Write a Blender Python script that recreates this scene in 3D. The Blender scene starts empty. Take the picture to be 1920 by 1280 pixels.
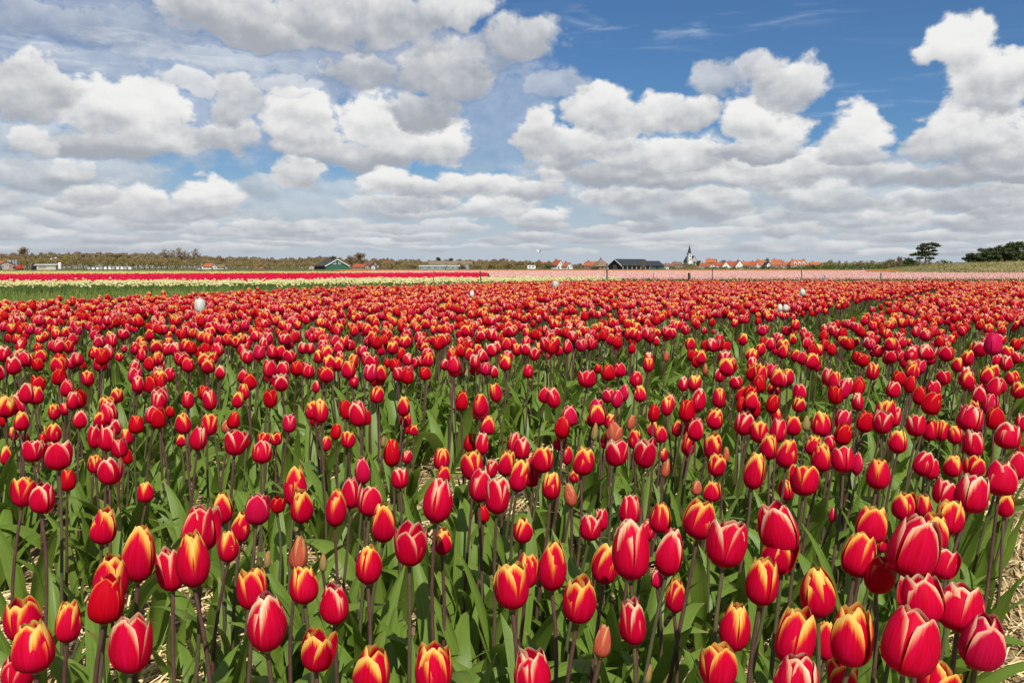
import bpy, math, random
import numpy as np
from mathutils import Vector, Matrix, Euler

SC = bpy.context.scene
COL = SC.collection
R = math.radians
rng = np.random.default_rng(7)
random.seed(11)

# ------------------------------------------------------------------ camera
F = 1663.0                      # focal length in photo pixels (1920 wide)
CAMZ = 0.95
PITCH = math.atan(138.0 / F)
cam_d = bpy.data.cameras.new('camera')
cam_d.sensor_width = 36.0
cam_d.lens = 36.0 * F / 1920.0
cam_d.clip_start = 0.05
cam_d.clip_end = 6000
cam = bpy.data.objects.new('camera', cam_d)
COL.objects.link(cam)
cam.location = (0, 0, CAMZ)
cam.rotation_euler = (math.pi / 2 - PITCH, 0, 0)
SC.camera = cam
CP, SP = math.cos(PITCH), math.sin(PITCH)

def ray(px, py):
    a = (px - 960.0) / F
    b = (640.0 - py) / F
    return np.array([a, CP + b * SP, -SP + b * CP])
def at_depth(px, py, t):        # point at camera depth t
    return np.array([0, 0, CAMZ]) + ray(px, py) * t
def project(x, y, z):
    z = z - CAMZ
    t = y * CP - z * SP
    return 960 + F * x / t, 640 - F * (y * SP + z * CP) / t, t
def azel(px, py):
    d = ray(px, py); d = d / np.linalg.norm(d)
    return math.atan2(d[0], d[1]), math.asin(d[2])

# ------------------------------------------------------------------ node helper
class NT:
    def __init__(s, tree):
        s.t = tree
    def n(s, typ, **kw):
        nd = s.t.nodes.new(typ)
        for k, v in kw.items():
            setattr(nd, k, v)
        return nd
    def put(s, sock, v):
        if v is None: return
        if isinstance(v, (int, float, tuple, list)):
            if isinstance(v, (tuple, list)) and len(v) == 3 and sock.type == 'RGBA':
                v = tuple(v) + (1,)
            sock.default_value = v
        else:
            s.t.links.new(v, sock)
    def m(s, op, a, b=None, c=None, clamp=False):
        nd = s.n('ShaderNodeMath', operation=op); nd.use_clamp = clamp
        for i, v in enumerate((a, b, c)):
            s.put(nd.inputs[i], v)
        return nd.outputs[0]
    def vm(s, op, a, b=None, c=None, out=0):
        nd = s.n('ShaderNodeVectorMath', operation=op)
        for i, v in enumerate((a, b, c)):
            s.put(nd.inputs[i], v)
        return nd.outputs[out]
    def ss(s, v, lo, hi):
        nd = s.n('ShaderNodeMapRange', interpolation_type='SMOOTHSTEP')
        s.put(nd.inputs[0], v); s.put(nd.inputs[1], lo); s.put(nd.inputs[2], hi)
        return nd.outputs[0]
    def lin(s, v, a, b, c, d):
        nd = s.n('ShaderNodeMapRange')
        for i, x in enumerate((v, a, b, c, d)): s.put(nd.inputs[i], x)
        return nd.outputs[0]
    def mix(s, f, a, b, blend='MIX'):
        nd = s.n('ShaderNodeMix', data_type='RGBA', blend_type=blend)
        s.put(nd.inputs[0], f); s.put(nd.inputs[6], a); s.put(nd.inputs[7], b)
        return nd.outputs[2]
    def noise(s, vec=None, scale=5.0, detail=3.0, rough=0.5, dist=0.0, out='Fac', dim='3D'):
        nd = s.n('ShaderNodeTexNoise', noise_dimensions=dim)
        if vec is not None: s.put(nd.inputs['Vector'], vec)
        nd.inputs['Scale'].default_value = scale
        nd.inputs['Detail'].default_value = detail
        nd.inputs['Roughness'].default_value = rough
        nd.inputs['Distortion'].default_value = dist
        return nd.outputs[out]
    def xyz(s, x=0.0, y=0.0, z=0.0):
        nd = s.n('ShaderNodeCombineXYZ')
        for i, v in enumerate((x, y, z)): s.put(nd.inputs[i], v)
        return nd.outputs[0]
    def sep(s, v):
        nd = s.n('ShaderNodeSeparateXYZ'); s.put(nd.inputs[0], v)
        return nd.outputs

# ------------------------------------------------------------------ sun + world
SUN_EL, SUN_AZ = R(50), R(168)          # azimuth clockwise from +Y (view direction)
sd = Vector((math.sin(SUN_AZ) * math.cos(SUN_EL), math.cos(SUN_AZ) * math.cos(SUN_EL), math.sin(SUN_EL)))
sl = bpy.data.lights.new('sun', 'SUN')
sl.energy = 5.0
sl.angle = R(0.5)
sl.color = (1.0, 0.95, 0.87)
so = bpy.data.objects.new('sun', sl)
COL.objects.link(so)
so.rotation_euler = sd.to_track_quat('Z', 'Y').to_euler()

world = bpy.data.worlds.new('World')
SC.world = world
world.use_nodes = True
wt = world.node_tree
wt.nodes.clear()
W = NT(wt)

# cumulus seen in the photo: px, py, radius x, radius y, opacity, brightness
CLOUDS = [
 (60,35,130,36,.50,-.3),(230,55,160,40,.45,-.3),(420,25,120,45,.85,-.2),(530,65,140,38,.9,-.12),(640,30,130,50,.85,-.2),(740,45,110,45,.8,-.1),(840,20,100,45,.85,-.05),(985,80,75,42,.8,-.2),(920,105,70,38,.55,-.3),
 (680,130,95,46,.8,-.25),(840,135,110,66,.85,-.25),(790,205,80,36,.8,-.3),(150,118,160,22,.45,.1),(330,110,140,20,.5,.15),(480,130,110,20,.5,.15),(350,155,75,24,.7,.2),(540,165,70,20,.6,.2),
 (50,165,75,60,.95,-.1),(55,262,45,35,.9,0),(165,200,70,52,1,.1),(250,210,100,60,1,.15),(290,260,100,44,1,-.05),(180,272,95,26,.9,-.3),(440,185,48,48,.8,-.15),(430,255,60,38,.85,-.05),
 (560,220,75,56,1,.1),(590,275,90,32,.95,-.1),(715,240,95,62,1,.15),(815,270,90,42,1,.1),(700,297,125,22,.9,-.25),(560,328,52,34,.9,0),(140,320,60,22,.8,-.1),(60,330,80,26,.7,-.2),
 (265,378,55,28,.95,.05),(390,368,68,33,1,.1),(165,362,50,20,.9,0),(330,396,115,17,.85,-.2),(490,352,42,28,.55,-.3),
 (720,340,55,28,.95,.1),(790,350,70,22,.9,-.1),(860,345,60,22,.9,.05),(930,350,60,22,.9,.05),(1040,332,40,34,.95,.15),(1000,362,70,18,.9,-.1),
 (1040,165,70,26,.5,-.15),(1005,248,50,52,.9,.0),(1060,290,90,32,.9,-.05),(1130,205,70,50,1,.1),(1230,212,75,38,.95,.05),(1290,205,60,33,.9,.0),(1100,265,110,36,.95,0),(1240,290,160,38,1,0),
 (1400,222,55,34,1,.2),(1450,245,75,45,1,.1),(1430,278,95,22,.95,-.25),(1345,145,48,40,.6,-.2),(1475,160,78,44,.85,-.05),(1420,140,40,30,.7,-.1),(1605,255,60,46,1,.1),(1610,290,70,20,.8,-.15),
 (1200,332,210,24,.95,-.25),(1430,320,160,32,1,.0),(1540,302,48,34,1,.15),(1640,322,80,26,.8,-.2),
 (1805,82,52,46,1,.25),(1768,98,38,24,.95,.2),(1840,130,60,50,1,.15),(1905,135,50,45,1,.1),(1870,178,80,42,1,.05),(1830,228,85,42,1,.2),(1780,262,80,36,.85,-.1),(1890,270,100,46,1,-.05),(1860,325,130,24,.95,-.35),
]
rc = np.random.default_rng(5)
for py_, n_, rx_, ry_ in ((352, 12, 80, 28), (378, 17, 72, 23), (400, 20, 68, 18), (420, 23, 64, 14), (438, 24, 62, 11), (454, 24, 62, 8.5), (468, 22, 66, 7)):
    for k_ in range(n_):
        px_ = -220 + (k_ + rc.uniform(.1, .9)) * 2360 / n_
        if py_ < 410 and (300 < px_ < 640): continue
        if py_ < 360 and px_ < 1060: continue
        CLOUDS.append((px_, py_ + rc.normal(0, 5), rx_ * rc.uniform(.6, 1.5), ry_ * rc.uniform(.7, 1.3), rc.uniform(.6, .95), rc.uniform(-.25, .2)))
CLOUDS.sort(key=lambda c: -c[1])       # far, low clouds first
# thin grey veils behind them
CLOUDS[:0] = [(180,110,290,130,.38,.05),(480,190,230,120,.38,.0),(80,300,210,100,.55,-.05),(330,240,150,80,.42,-.1),(930,220,130,130,.36,.0),(620,375,260,50,.42,.05),(180,405,320,50,.62,-.05),(700,110,260,110,.45,-.1),(1250,330,320,90,.5,.0),(1650,350,300,70,.5,.0)]
tc = W.n('ShaderNodeTexCoord')
dirv = W.vm('NORMALIZE', tc.outputs['Generated'])
sx, sy, sz = W.sep(dirv)
az = W.m('ARCTAN2', sx, sy)
el = W.m('ARCSINE', sz)
elc = W.m('MAXIMUM', el, -0.02)
lel = W.m('LOGARITHM', W.m('ADD', elc, 0.20), math.e)       # squeezes the layers towards the horizon
base = W.xyz(az, lel, 0.0)
w1 = W.noise(W.vm('MULTIPLY', base, (15.0, 7.5, 1.0)), 1.0, 3.0, 0.55, out='Color')
w1 = W.vm('MULTIPLY', W.vm('SUBTRACT', w1, (0.5, 0.5, 0.5)), (0.062, 0.050, 0.0))
w1 = W.vm('MULTIPLY', w1, W.xyz(W.lin(el, 0.02, 0.2, 0.6, 1.0), W.lin(el, 0.02, 0.2, 0.30, 1.0), 0.0))
pw = W.vm('ADD', W.xyz(az, el, 0.0), w1)
bil = W.noise(W.vm('MULTIPLY', base, (34.0, 16.0, 1.0)), 1.0, 9.0, 0.60)
bb0 = W.vm('MULTIPLY', base, (22.0, 11.0, 1.0))
bil1 = W.noise(bb0, 1.0, 6.0, 0.55)
bil2 = W.noise(W.vm('ADD', bb0, (0.10, 0.30, 0.0)), 1.0, 6.0, 0.55)
relief = W.m('MULTIPLY', W.m('SUBTRACT', bil1, bil2), 1.15)
K = 1.9
detk = W.m('MULTIPLY_ADD', bil, 1.9 * K, K * (1.0 - 0.95 - 0.02))
# scattered cloud all round and overhead, where the photo does not look
away = W.ss(W.m('ABSOLUTE', az), 0.55, 0.68)
over = W.ss(el, 0.29, 0.36)
gen = W.noise(W.vm('MULTIPLY', base, (3.6, 3.4, 1.0)), 1.0, 3.0, 0.5)
gen = W.m('MULTIPLY', W.m('MULTIPLY', W.ss(W.m('MULTIPLY_ADD', bil, 0.28, gen), 0.60, 0.76), W.m('MAXIMUM', away, over)), W.ss(el, 0.0, 0.06))
genS = W.m('MULTIPLY_ADD', gen, -0.5, 0.55)
hz = W.ss(el, 0.085, 0.004)
lowm = W.m('MULTIPLY', W.ss(el, 0.13, 0.02), 0.92)
# veil of thin high cloud
cir = W.noise(W.vm('MULTIPLY', W.xyz(az, lel, 0.3), (9.0, 26.0, 1.0)), 1.0, 6.0, 0.6, 0.6)
cirm = W.ss(cir, 0.50, 0.80)
cpos = None
for (cx, cy, rx, ry, am) in [(1230,40,190,60,1.0),(1700,170,260,40,.5),(300,110,360,90,1.1),(120,40,240,80,.9),(1560,220,140,25,.6),(1450,30,160,25,.4)]:
    a0, e0 = azel(cx, cy)
    kx, ky = F / rx, F / ry
    q = W.vm('MULTIPLY_ADD', W.xyz(az, el, 0.0), (kx, ky, 0.0), (-a0 * kx, -e0 * ky, 0.0))
    b = W.m('MULTIPLY_ADD', W.vm('DOT_PRODUCT', q, q, out=1), -1.0, 1.0, clamp=True)
    cpos = W.m('MULTIPLY', b, am) if cpos is None else W.m('MULTIPLY_ADD', b, am, cpos)
cirm = W.m('MULTIPLY', cirm, W.m('MULTIPLY_ADD', cpos, 0.75, 0.05))
sky = W.n('ShaderNodeTexSky', sky_type='NISHITA')
sky.sun_disc = False
sky.sun_elevation = SUN_EL
sky.sun_rotation = SUN_AZ
sky.air_density = 1.0
sky.dust_density = 0.4
sky.ozone_density = 4.0
skyc = W.mix(1.0, sky.outputs[0], (0.044, 0.064, 0.082), 'MULTIPLY')
c1 = W.mix(cirm, skyc, (0.60, 0.68, 0.80))
c1 = W.mix(lowm, c1, (0.50, 0.56, 0.63))
def cloud_group(lst, idx):
    """a few clouds laid over what is behind them: shade S and cover A go in and come out"""
    g = bpy.data.node_groups.new('clouds_%02d' % idx, 'ShaderNodeTree')
    for nm, ty in (('P', 'NodeSocketVector'), ('D', 'NodeSocketFloat'), ('S', 'NodeSocketFloat'), ('A', 'NodeSocketFloat')):
        g.interface.new_socket(nm, in_out='INPUT', socket_type=ty)
    for nm in ('S', 'A'):
        g.interface.new_socket(nm, in_out='OUTPUT', socket_type='NodeSocketFloat')
    G = NT(g)
    gi, go_ = G.n('NodeGroupInput'), G.n('NodeGroupOutput')
    S, A = gi.outputs[2], gi.outputs[3]
    p_ = G.vm('ADD', gi.outputs[0], G.xyz(G.m('MULTIPLY', A, 1e-7), 0.0, 0.0))     # keeps the node chain in order
    for (cx, cy_, rx, ry, op, off) in lst:
        a0, e0 = azel(cx, cy_)
        kx, ky = F / (rx * 1.10), F / (ry * 1.10)
        q = G.vm('MULTIPLY_ADD', p_, (kx, ky, 0.0), (-a0 * kx, -e0 * ky, 0.0))
        d2 = G.vm('DOT_PRODUCT', q, q, out=1)
        ai = G.m('MULTIPLY_ADD', d2, -K, gi.outputs[1], clamp=True)
        if op < .99: ai = G.m('MULTIPLY', ai, op)
        si = G.vm('DOT_PRODUCT', G.vm('ADD', q, (0.0, off * 2.2 + 0.30, 0.0)), (0.05, 0.55, 0.0), out=1)
        S = G.m('MULTIPLY_ADD', G.m('SUBTRACT', si, S), ai, S)
        A = G.m('MAXIMUM', A, ai)
    g.links.new(S, go_.inputs[0]); g.links.new(A, go_.inputs[1])
    return g
gcount = 0
def sky_part(lo, hi):
    """the clouds of one sector of the sky, over the clear sky, as one background"""
    global gcount
    S = 0.0; A = 0.0
    lst = []
    for c in CLOUDS:
        a0, e0 = azel(c[0], c[1])
        ext = c[2] * 1.10 * 1.45 / F + 0.035
        if lo is not None and a0 + ext > lo and a0 - ext < hi: lst.append(c)
    for k0 in range(0, len(lst), 12):
        nd = W.n('ShaderNodeGroup'); nd.node_tree = cloud_group(lst[k0:k0 + 12], gcount); gcount += 1
        for s_, v_ in zip(nd.inputs, (pw, detk, S, A)): W.put(s_, v_)
        S, A = nd.outputs[0], nd.outputs[1]
    S = W.m('MULTIPLY_ADD', W.m('SUBTRACT', genS, S), gen, S)
    A = W.m('MAXIMUM', A, gen)
    alpha = W.ss(A, -0.02, 0.92)
    lit = W.ss(W.m('ADD', S, relief), -0.50, 0.66)
    ccol = W.mix(lit, (0.385, 0.41, 0.46), (0.88, 0.88, 0.865))
    ccol = W.mix(W.m('MULTIPLY', hz, 0.5), ccol, (0.49, 0.535, 0.60))
    bg = W.n('ShaderNodeBackground')
    W.put(bg.inputs[0], W.mix(alpha, c1, ccol))
    bg.inputs[1].default_value = 1.0
    return bg.outputs[0]
def pick(f, s0, s1):
    mx = W.n('ShaderNodeMixShader'); W.put(mx.inputs[0], f)
    wt.links.new(s0, mx.inputs[1]); wt.links.new(s1, mx.inputs[2])
    return mx.outputs[0]
EDG = [-0.72, -0.40, -0.20, 0.0, 0.20, 0.40, 0.72]
parts = [sky_part(EDG[i], EDG[i + 1]) for i in range(6)]
gt = lambda v: W.m('GREATER_THAN', az, v)
front = pick(gt(0.0), pick(gt(-0.20), pick(gt(-0.40), parts[0], parts[1]), parts[2]), pick(gt(0.40), pick(gt(0.20), parts[3], parts[4]), parts[5]))
inside = W.m('MULTIPLY', W.m('LESS_THAN', W.m('ABSOLUTE', az), 0.72), W.m('MULTIPLY', W.m('LESS_THAN', el, 0.36), W.m('GREATER_THAN', el, -0.02)))
rest_ = sky_part(None, None)
wo = W.n('ShaderNodeOutputWorld')
wt.links.new(pick(inside, rest_, front), wo.inputs[0])
world.cycles.sampling_method = 'MANUAL'
world.cycles.sample_map_resolution = 512

SC.view_settings.view_transform = 'Standard'
SC.view_settings.look = 'None'
SC.view_settings.exposure = 0.0
SC.view_settings.gamma = 1.0
SC.view_settings.use_curve_mapping = False
SC.render.engine = 'CYCLES'
cy = SC.cycles
cy.max_bounces = 6
cy.diffuse_bounces = 3
cy.glossy_bounces = 2
cy.transmission_bounces = 3
cy.transparent_max_bounces = 4
cy.use_adaptive_sampling = True
cy.adaptive_threshold = 0.012
cy.use_denoising = True
cy.caustics_reflective = False
cy.caustics_refractive = False

# ------------------------------------------------------------------ materials
def new_mat(name):
    m = bpy.data.materials.new(name)
    m.use_nodes = True
    m.node_tree.nodes.clear()
    return m, NT(m.node_tree)
def finish(m, T, shader):
    o = T.n('ShaderNodeOutputMaterial')
    T.t.links.new(shader, o.inputs[0])
    return m
def principled(T, col, rough=0.6, spec=0.3, normal=None, **kw):
    p = T.n('ShaderNodeBsdfPrincipled')
    T.put(p.inputs['Base Color'], col)
    T.put(p.inputs['Roughness'], rough)
    T.put(p.inputs['Specular IOR Level'], spec)
    for k, v in kw.items():
        T.put(p.inputs[k], v)
    if normal is not None: T.put(p.inputs['Normal'], normal)
    return p.outputs[0]
def bump(T, h, strength=0.3, dist=0.01):
    b = T.n('ShaderNodeBump')
    b.inputs['Strength'].default_value = strength
    b.inputs['Distance'].default_value = dist
    T.put(b.inputs['Height'], h)
    return b.outputs[0]
def translucent(T, sh, col, f):
    tr = T.n('ShaderNodeBsdfTranslucent')
    T.put(tr.inputs[0], col)
    mx = T.n('ShaderNodeMixShader')
    T.put(mx.inputs[0], f)
    T.t.links.new(sh, mx.inputs[1]); T.t.links.new(tr.outputs[0], mx.inputs[2])
    return mx.outputs[0]
def noisy(name, c1, c2, scale=4.0, rough=0.8, spec=0.2, c3=None, detail=4.0, vec_scale=None, bmp=0.0):
    m, T = new_mat(name)
    co = T.n('ShaderNodeTexCoord').outputs['Object']
    if vec_scale: co = T.vm('MULTIPLY', co, vec_scale)
    f = T.noise(co, scale, detail, 0.6)
    col = T.mix(T.ss(f, 0.32, 0.68), c1, c2)
    if c3:
        g = T.noise(co, scale * 0.23, 3, 0.5)
        col = T.mix(T.ss(g, 0.5, 0.7), col, c3)
    nrm = bump(T, f, bmp, 0.02) if bmp else None
    return finish(m, T, principled(T, col, rough, spec, nrm))

def petal_mat(name, red, red2, edge, edge2, width, start, trans=0.22, base=None, soft=0.16):
    m, T = new_mat(name)
    uv = T.n('ShaderNodeUVMap').outputs[0]
    ed, v, _ = T.sep(uv)
    ac = T.n('ShaderNodeAttribute', attribute_name='across').outputs['Fac']
    rnd = T.n('ShaderNodeObjectInfo').outputs['Random']
    sd_ = T.m('MULTIPLY', rnd, 37.0)
    streak = T.noise(T.xyz(T.m('MULTIPLY', ac, 9.0), T.m('MULTIPLY', v, 1.6), sd_), 1.0, 3.0, 0.6)
    fine = T.noise(T.xyz(T.m('MULTIPLY', ac, 34.0), T.m('MULTIPLY', v, 2.2), sd_), 1.0, 2.0, 0.5)
    body = T.mix(T.ss(streak, 0.3, 0.7), red, red2)
    body = T.mix(T.m('MULTIPLY', T.ss(fine, 0.42, 0.72), 0.45), body, tuple(c * 0.55 for c in red))
    wrnd = T.m('MULTIPLY_ADD', T.m('FRACT', T.m('MULTIPLY', rnd, 7.3)), 0.75, 0.62)
    t = T.m('MULTIPLY', T.m('MULTIPLY', T.ss(v, start, 1.02), width), wrnd)
    t = T.m('ADD', t, T.m('MULTIPLY', T.m('SUBTRACT', streak, 0.5), T.m('MULTIPLY', t, 1.3)))
    d = T.m('SUBTRACT', t, ed)
    mask = T.ss(d, -soft * 0.6, soft)
    mask = T.m('MULTIPLY', mask, T.ss(v, start - 0.12, start + 0.2))
    ecol = T.mix(T.ss(d, 0.0, 0.42), edge, edge2)
    col = T.mix(mask, body, ecol)
    if base:
        col = T.mix(T.ss(v, 0.12, 0.0), col, base)
    nrm = bump(T, fine, 0.25, 0.0012)
    p = principled(T, col, 0.50, 0.055, nrm)
    sh = translucent(T, p, col, trans)
    return finish(m, T, sh)

RED, RED2 = (0.62, 0.002, 0.018), (0.72, 0.004, 0.062)
M = {}
M['y'] = petal_mat('petal_red_yellow', RED, RED2, (0.86, 0.27, 0.03), (0.90, 0.62, 0.15), 0.52, 0.44, trans=0.27, soft=0.22)
M['c'] = petal_mat('petal_red_cream', RED, RED2, (0.84, 0.32, 0.18), (0.88, 0.72, 0.46), 0.35, 0.43, trans=0.27, soft=0.16)
M['r'] = petal_mat('petal_deep_red', (0.52, 0.002, 0.010), RED, (0.80, 0.18, 0.05), (0.85, 0.45, 0.12), 0.20, 0.58)
M['m'] = petal_mat('petal_magenta', (0.60, 0.004, 0.040), (0.64, 0.008, 0.075), (0.85, 0.34, 0.22), (0.86, 0.62, 0.42), 0.26, 0.50, soft=0.12)
M['b'] = petal_mat('petal_salmon_bud', (0.60, 0.085, 0.055), (0.58, 0.14, 0.075), (0.60, 0.30, 0.10), (0.50, 0.36, 0.14), 0.35, 0.35, base=(0.34, 0.32, 0.09))
M['g'] = petal_mat('petal_green_bud', (0.30, 0.28, 0.09), (0.42, 0.26, 0.10), (0.50, 0.16, 0.08), (0.52, 0.30, 0.10), 0.4, 0.35, base=(0.16, 0.22, 0.05))
M['w'] = petal_mat('petal_white', (0.74, 0.74, 0.64), (0.80, 0.80, 0.72), (0.82, 0.82, 0.76), (0.82, 0.82, 0.77), 0.3, 0.3, base=(0.6, 0.66, 0.36))
M['yl'] = petal_mat('petal_yellow', (0.85, 0.60, 0.03), (0.86, 0.66, 0.05), (0.86, 0.70, 0.10), (0.86, 0.7, 0.1), 0.3, 0.3)
M['mg'] = petal_mat('petal_rose', (0.60, 0.006, 0.060), (0.64, 0.012, 0.10), (0.66, 0.03, 0.12), (0.7, 0.08, 0.16), 0.2, 0.6)

def mk_stem():
    m, T = new_mat('stem')
    co = T.n('ShaderNodeTexCoord').outputs['Object']
    z = T.sep(co)[2]
    f = T.noise(co, 14, 3, 0.6)
    rnd = T.n('ShaderNodeObjectInfo').outputs['Random']
    pur = T.mix(T.ss(f, 0.3, 0.7), (0.085, 0.036, 0.034), (0.125, 0.062, 0.048))
    grn = (0.085, 0.105, 0.035)
    col = T.mix(T.m('MULTIPLY', T.ss(rnd, 0.45, 1.0), 0.75), pur, grn)
    return finish(m, T, principled(T, col, 0.5, 0.3))
M['stem'] = mk_stem()

def mk_leaf(name, ca, cb, trans=0.24):
    m, T = new_mat(name)
    uv = T.n('ShaderNodeUVMap').outputs[0]
    u, v, _ = T.sep(uv)
    rnd = T.n('ShaderNodeObjectInfo').outputs['Random']
    rib = T.noise(T.xyz(T.m('MULTIPLY', u, 26.0), T.m('MULTIPLY', v, 0.8), T.m('MULTIPLY', rnd, 20)), 1.0, 2.0, 0.5)
    blot = T.noise(T.xyz(T.m('MULTIPLY', u, 2.0), T.m('MULTIPLY', v, 5.0), T.m('MULTIPLY', rnd, 50)), 1.0, 3.0, 0.5)
    col = T.mix(T.m('MULTIPLY_ADD', T.ss(rib, 0.35, 0.7), 0.5, T.m('MULTIPLY', blot, 0.5)), ca, cb)
    col = T.mix(T.m('MULTIPLY', T.ss(rnd, 0.5, 1.0), 0.35), col, (0.16, 0.22, 0.035))
    dry = T.m('MULTIPLY', T.ss(v, 0.93, 1.0), T.ss(rnd, 0.55, 0.7))
    col = T.mix(dry, col, (0.34, 0.22, 0.08))
    nrm = bump(T, rib, 0.35, 0.002)
    p = principled(T, col, 0.42, 0.32, nrm)
    return finish(m, T, translucent(T, p, T.mix(0.35, col, (0.20, 0.30, 0.03)), trans))
M['leaf'] = mk_leaf('leaf', (0.105, 0.185, 0.022), (0.225, 0.335, 0.050), 0.36)
M['pistil'] = noisy('pistil', (0.30, 0.32, 0.08), (0.10, 0.05, 0.06), 30)

def rand_ramp(name, cols, rough=0.85, spec=0.1, trans=0.0, coord_scale=0.0):
    """colour picked per face island from a point attribute 'rnd'"""
    m, T = new_mat(name)
    a = T.n('ShaderNodeAttribute', attribute_name='rnd').outputs['Fac']
    cr = T.n('ShaderNodeValToRGB')
    el_ = cr.color_ramp.elements
    el_[0].color = tuple(cols[0]) + (1,); el_[0].position = 0.0
    el_[1].color = tuple(cols[-1]) + (1,); el_[1].position = 1.0
    for i, c in enumerate(cols[1:-1]):
        e = el_.new((i + 1) / (len(cols) - 1)); e.color = tuple(c) + (1,)
    T.put(cr.inputs[0], a)
    col = cr.outputs[0]
    sh = principled(T, col, rough, spec)
    if trans: sh = translucent(T, sh, col, trans)
    return finish(m, T, sh)
M['straw'] = rand_ramp('straw', [(0.40, 0.27, 0.11), (0.64, 0.47, 0.22), (0.80, 0.62, 0.32), (0.86, 0.72, 0.42)], 0.5, 0.35)
M['grass'] = rand_ramp('grass_blades', [(0.15, 0.20, 0.035), (0.20, 0.26, 0.055), (0.25, 0.29, 0.075), (0.34, 0.32, 0.12)], 0.6, 0.2, 0.3)
M['dune_grass'] = rand_ramp('dune_grass', [(0.10, 0.12, 0.035), (0.20, 0.18, 0.07), (0.34, 0.27, 0.12), (0.42, 0.34, 0.18)], 0.8, 0.1, 0.1)
M['twig_brown'] = rand_ramp('twigs_brown', [(0.21, 0.15, 0.088), (0.30, 0.215, 0.128), (0.36, 0.27, 0.165), (0.33, 0.26, 0.14)], 0.95, 0.05, 0.42)
M['twig_olive'] = rand_ramp('twigs_olive', [(0.20, 0.15, 0.062), (0.29, 0.225, 0.09), (0.36, 0.285, 0.11), (0.33, 0.255, 0.13)], 0.95, 0.05, 0.42)
M['twig_grey'] = rand_ramp('twigs_grey', [(0.32, 0.26, 0.21), (0.42, 0.35, 0.285), (0.50, 0.42, 0.34)], 0.95, 0.05, 0.42)
M['twig_yellow'] = rand_ramp('twigs_yellow', [(0.28, 0.26, 0.05), (0.40, 0.36, 0.07), (0.44, 0.40, 0.11)], 0.95, 0.05, 0.42)
M['pine'] = rand_ramp('pine_needles', [(0.035, 0.052, 0.022), (0.055, 0.078, 0.030), (0.080, 0.10, 0.040), (0.11, 0.125, 0.05)], 0.8, 0.1, 0.12)
M['bush'] = rand_ramp('bush_leaves', [(0.05, 0.07, 0.02), (0.09, 0.12, 0.03), (0.14, 0.16, 0.04)], 0.8, 0.1, 0.1)
M['bark'] = noisy('bark', (0.10, 0.075, 0.055), (0.17, 0.13, 0.10), 3.0, 0.9, 0.1)
M['bark_pale'] = noisy('bark_pale', (0.22, 0.18, 0.13), (0.30, 0.25, 0.19), 3.0, 0.9, 0.1)
M['f_crimson'] = rand_ramp('far_crimson', [(0.66, 0.004, 0.035), (0.76, 0.008, 0.055), (0.80, 0.02, 0.09)], 0.6, 0.2, 0.2)
M['f_pink'] = rand_ramp('far_pink', [(0.80, 0.40, 0.34), (0.85, 0.50, 0.43), (0.86, 0.58, 0.50)], 0.6, 0.2, 0.2)
M['f_cream'] = rand_ramp('far_cream', [(0.68, 0.61, 0.22), (0.77, 0.71, 0.33), (0.81, 0.78, 0.48)], 0.6, 0.2, 0.2)
M['f_pale'] = rand_ramp('far_pale_yellow', [(0.60, 0.52, 0.16), (0.70, 0.62, 0.24)], 0.6, 0.2, 0.2)
M['f_orange'] = rand_ramp('far_orange', [(0.62, 0.20, 0.05), (0.68, 0.32, 0.08)], 0.6, 0.2, 0.2)
M['f_leaf'] = rand_ramp('far_leaf', [(0.09, 0.16, 0.035), (0.14, 0.22, 0.05), (0.17, 0.25, 0.065)], 0.6, 0.2, 0.35)

# ------------------------------------------------------------------ object helpers
def tag(o, label=None, cat=None, group=None, kind=None):
    if label: o['label'] = label
    if cat: o['category'] = cat
    if group: o['group'] = group
    if kind: o['kind'] = kind
    return o
def mesh(name, verts, faces, mats, midx=None, uv=None, attrs=None, smooth=False):
    me = bpy.data.meshes.new(name)
    me.from_pydata([tuple(v) for v in verts] if not isinstance(verts, np.ndarray) else verts.tolist(), [], faces if isinstance(faces, list) else faces.tolist())
    for m in (mats if isinstance(mats, (list, tuple)) else [mats]):
        me.materials.append(m)
    if midx is not None:
        me.polygons.foreach_set('material_index', np.asarray(midx, dtype=np.int32))
    if uv is not None:
        l = me.uv_layers.new(name='UVMap')
        li = np.zeros(len(me.loops), dtype=np.int32)
        me.loops.foreach_get('vertex_index', li)
        l.data.foreach_set('uv', np.asarray(uv, dtype=np.float32)[li].ravel())
    for k, a in (attrs or {}).items():
        at = me.attributes.new(k, 'FLOAT', 'POINT')
        at.data.foreach_set('value', np.asarray(a, dtype=np.float32))
    if smooth:
        me.polygons.foreach_set('use_smooth', np.ones(len(me.polygons), dtype=bool))
    me.update()
    return me
def link(name, me, parent=None, loc=None, rot=None, scale=None):
    o = bpy.data.objects.new(name, me)
    COL.objects.link(o)
    if parent is not None: o.parent = parent
    if loc is not None: o.location = loc
    if rot is not None: o.rotation_euler = rot
    if scale is not None: o.scale = scale
    return o
def empty(name, loc=(0, 0, 0), rz=0.0):
    o = bpy.data.objects.new(name, None)
    o.empty_display_size = 0.1
    COL.objects.link(o)
    o.location = loc
    o.rotation_euler = (0, 0, rz)
    return o
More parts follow.
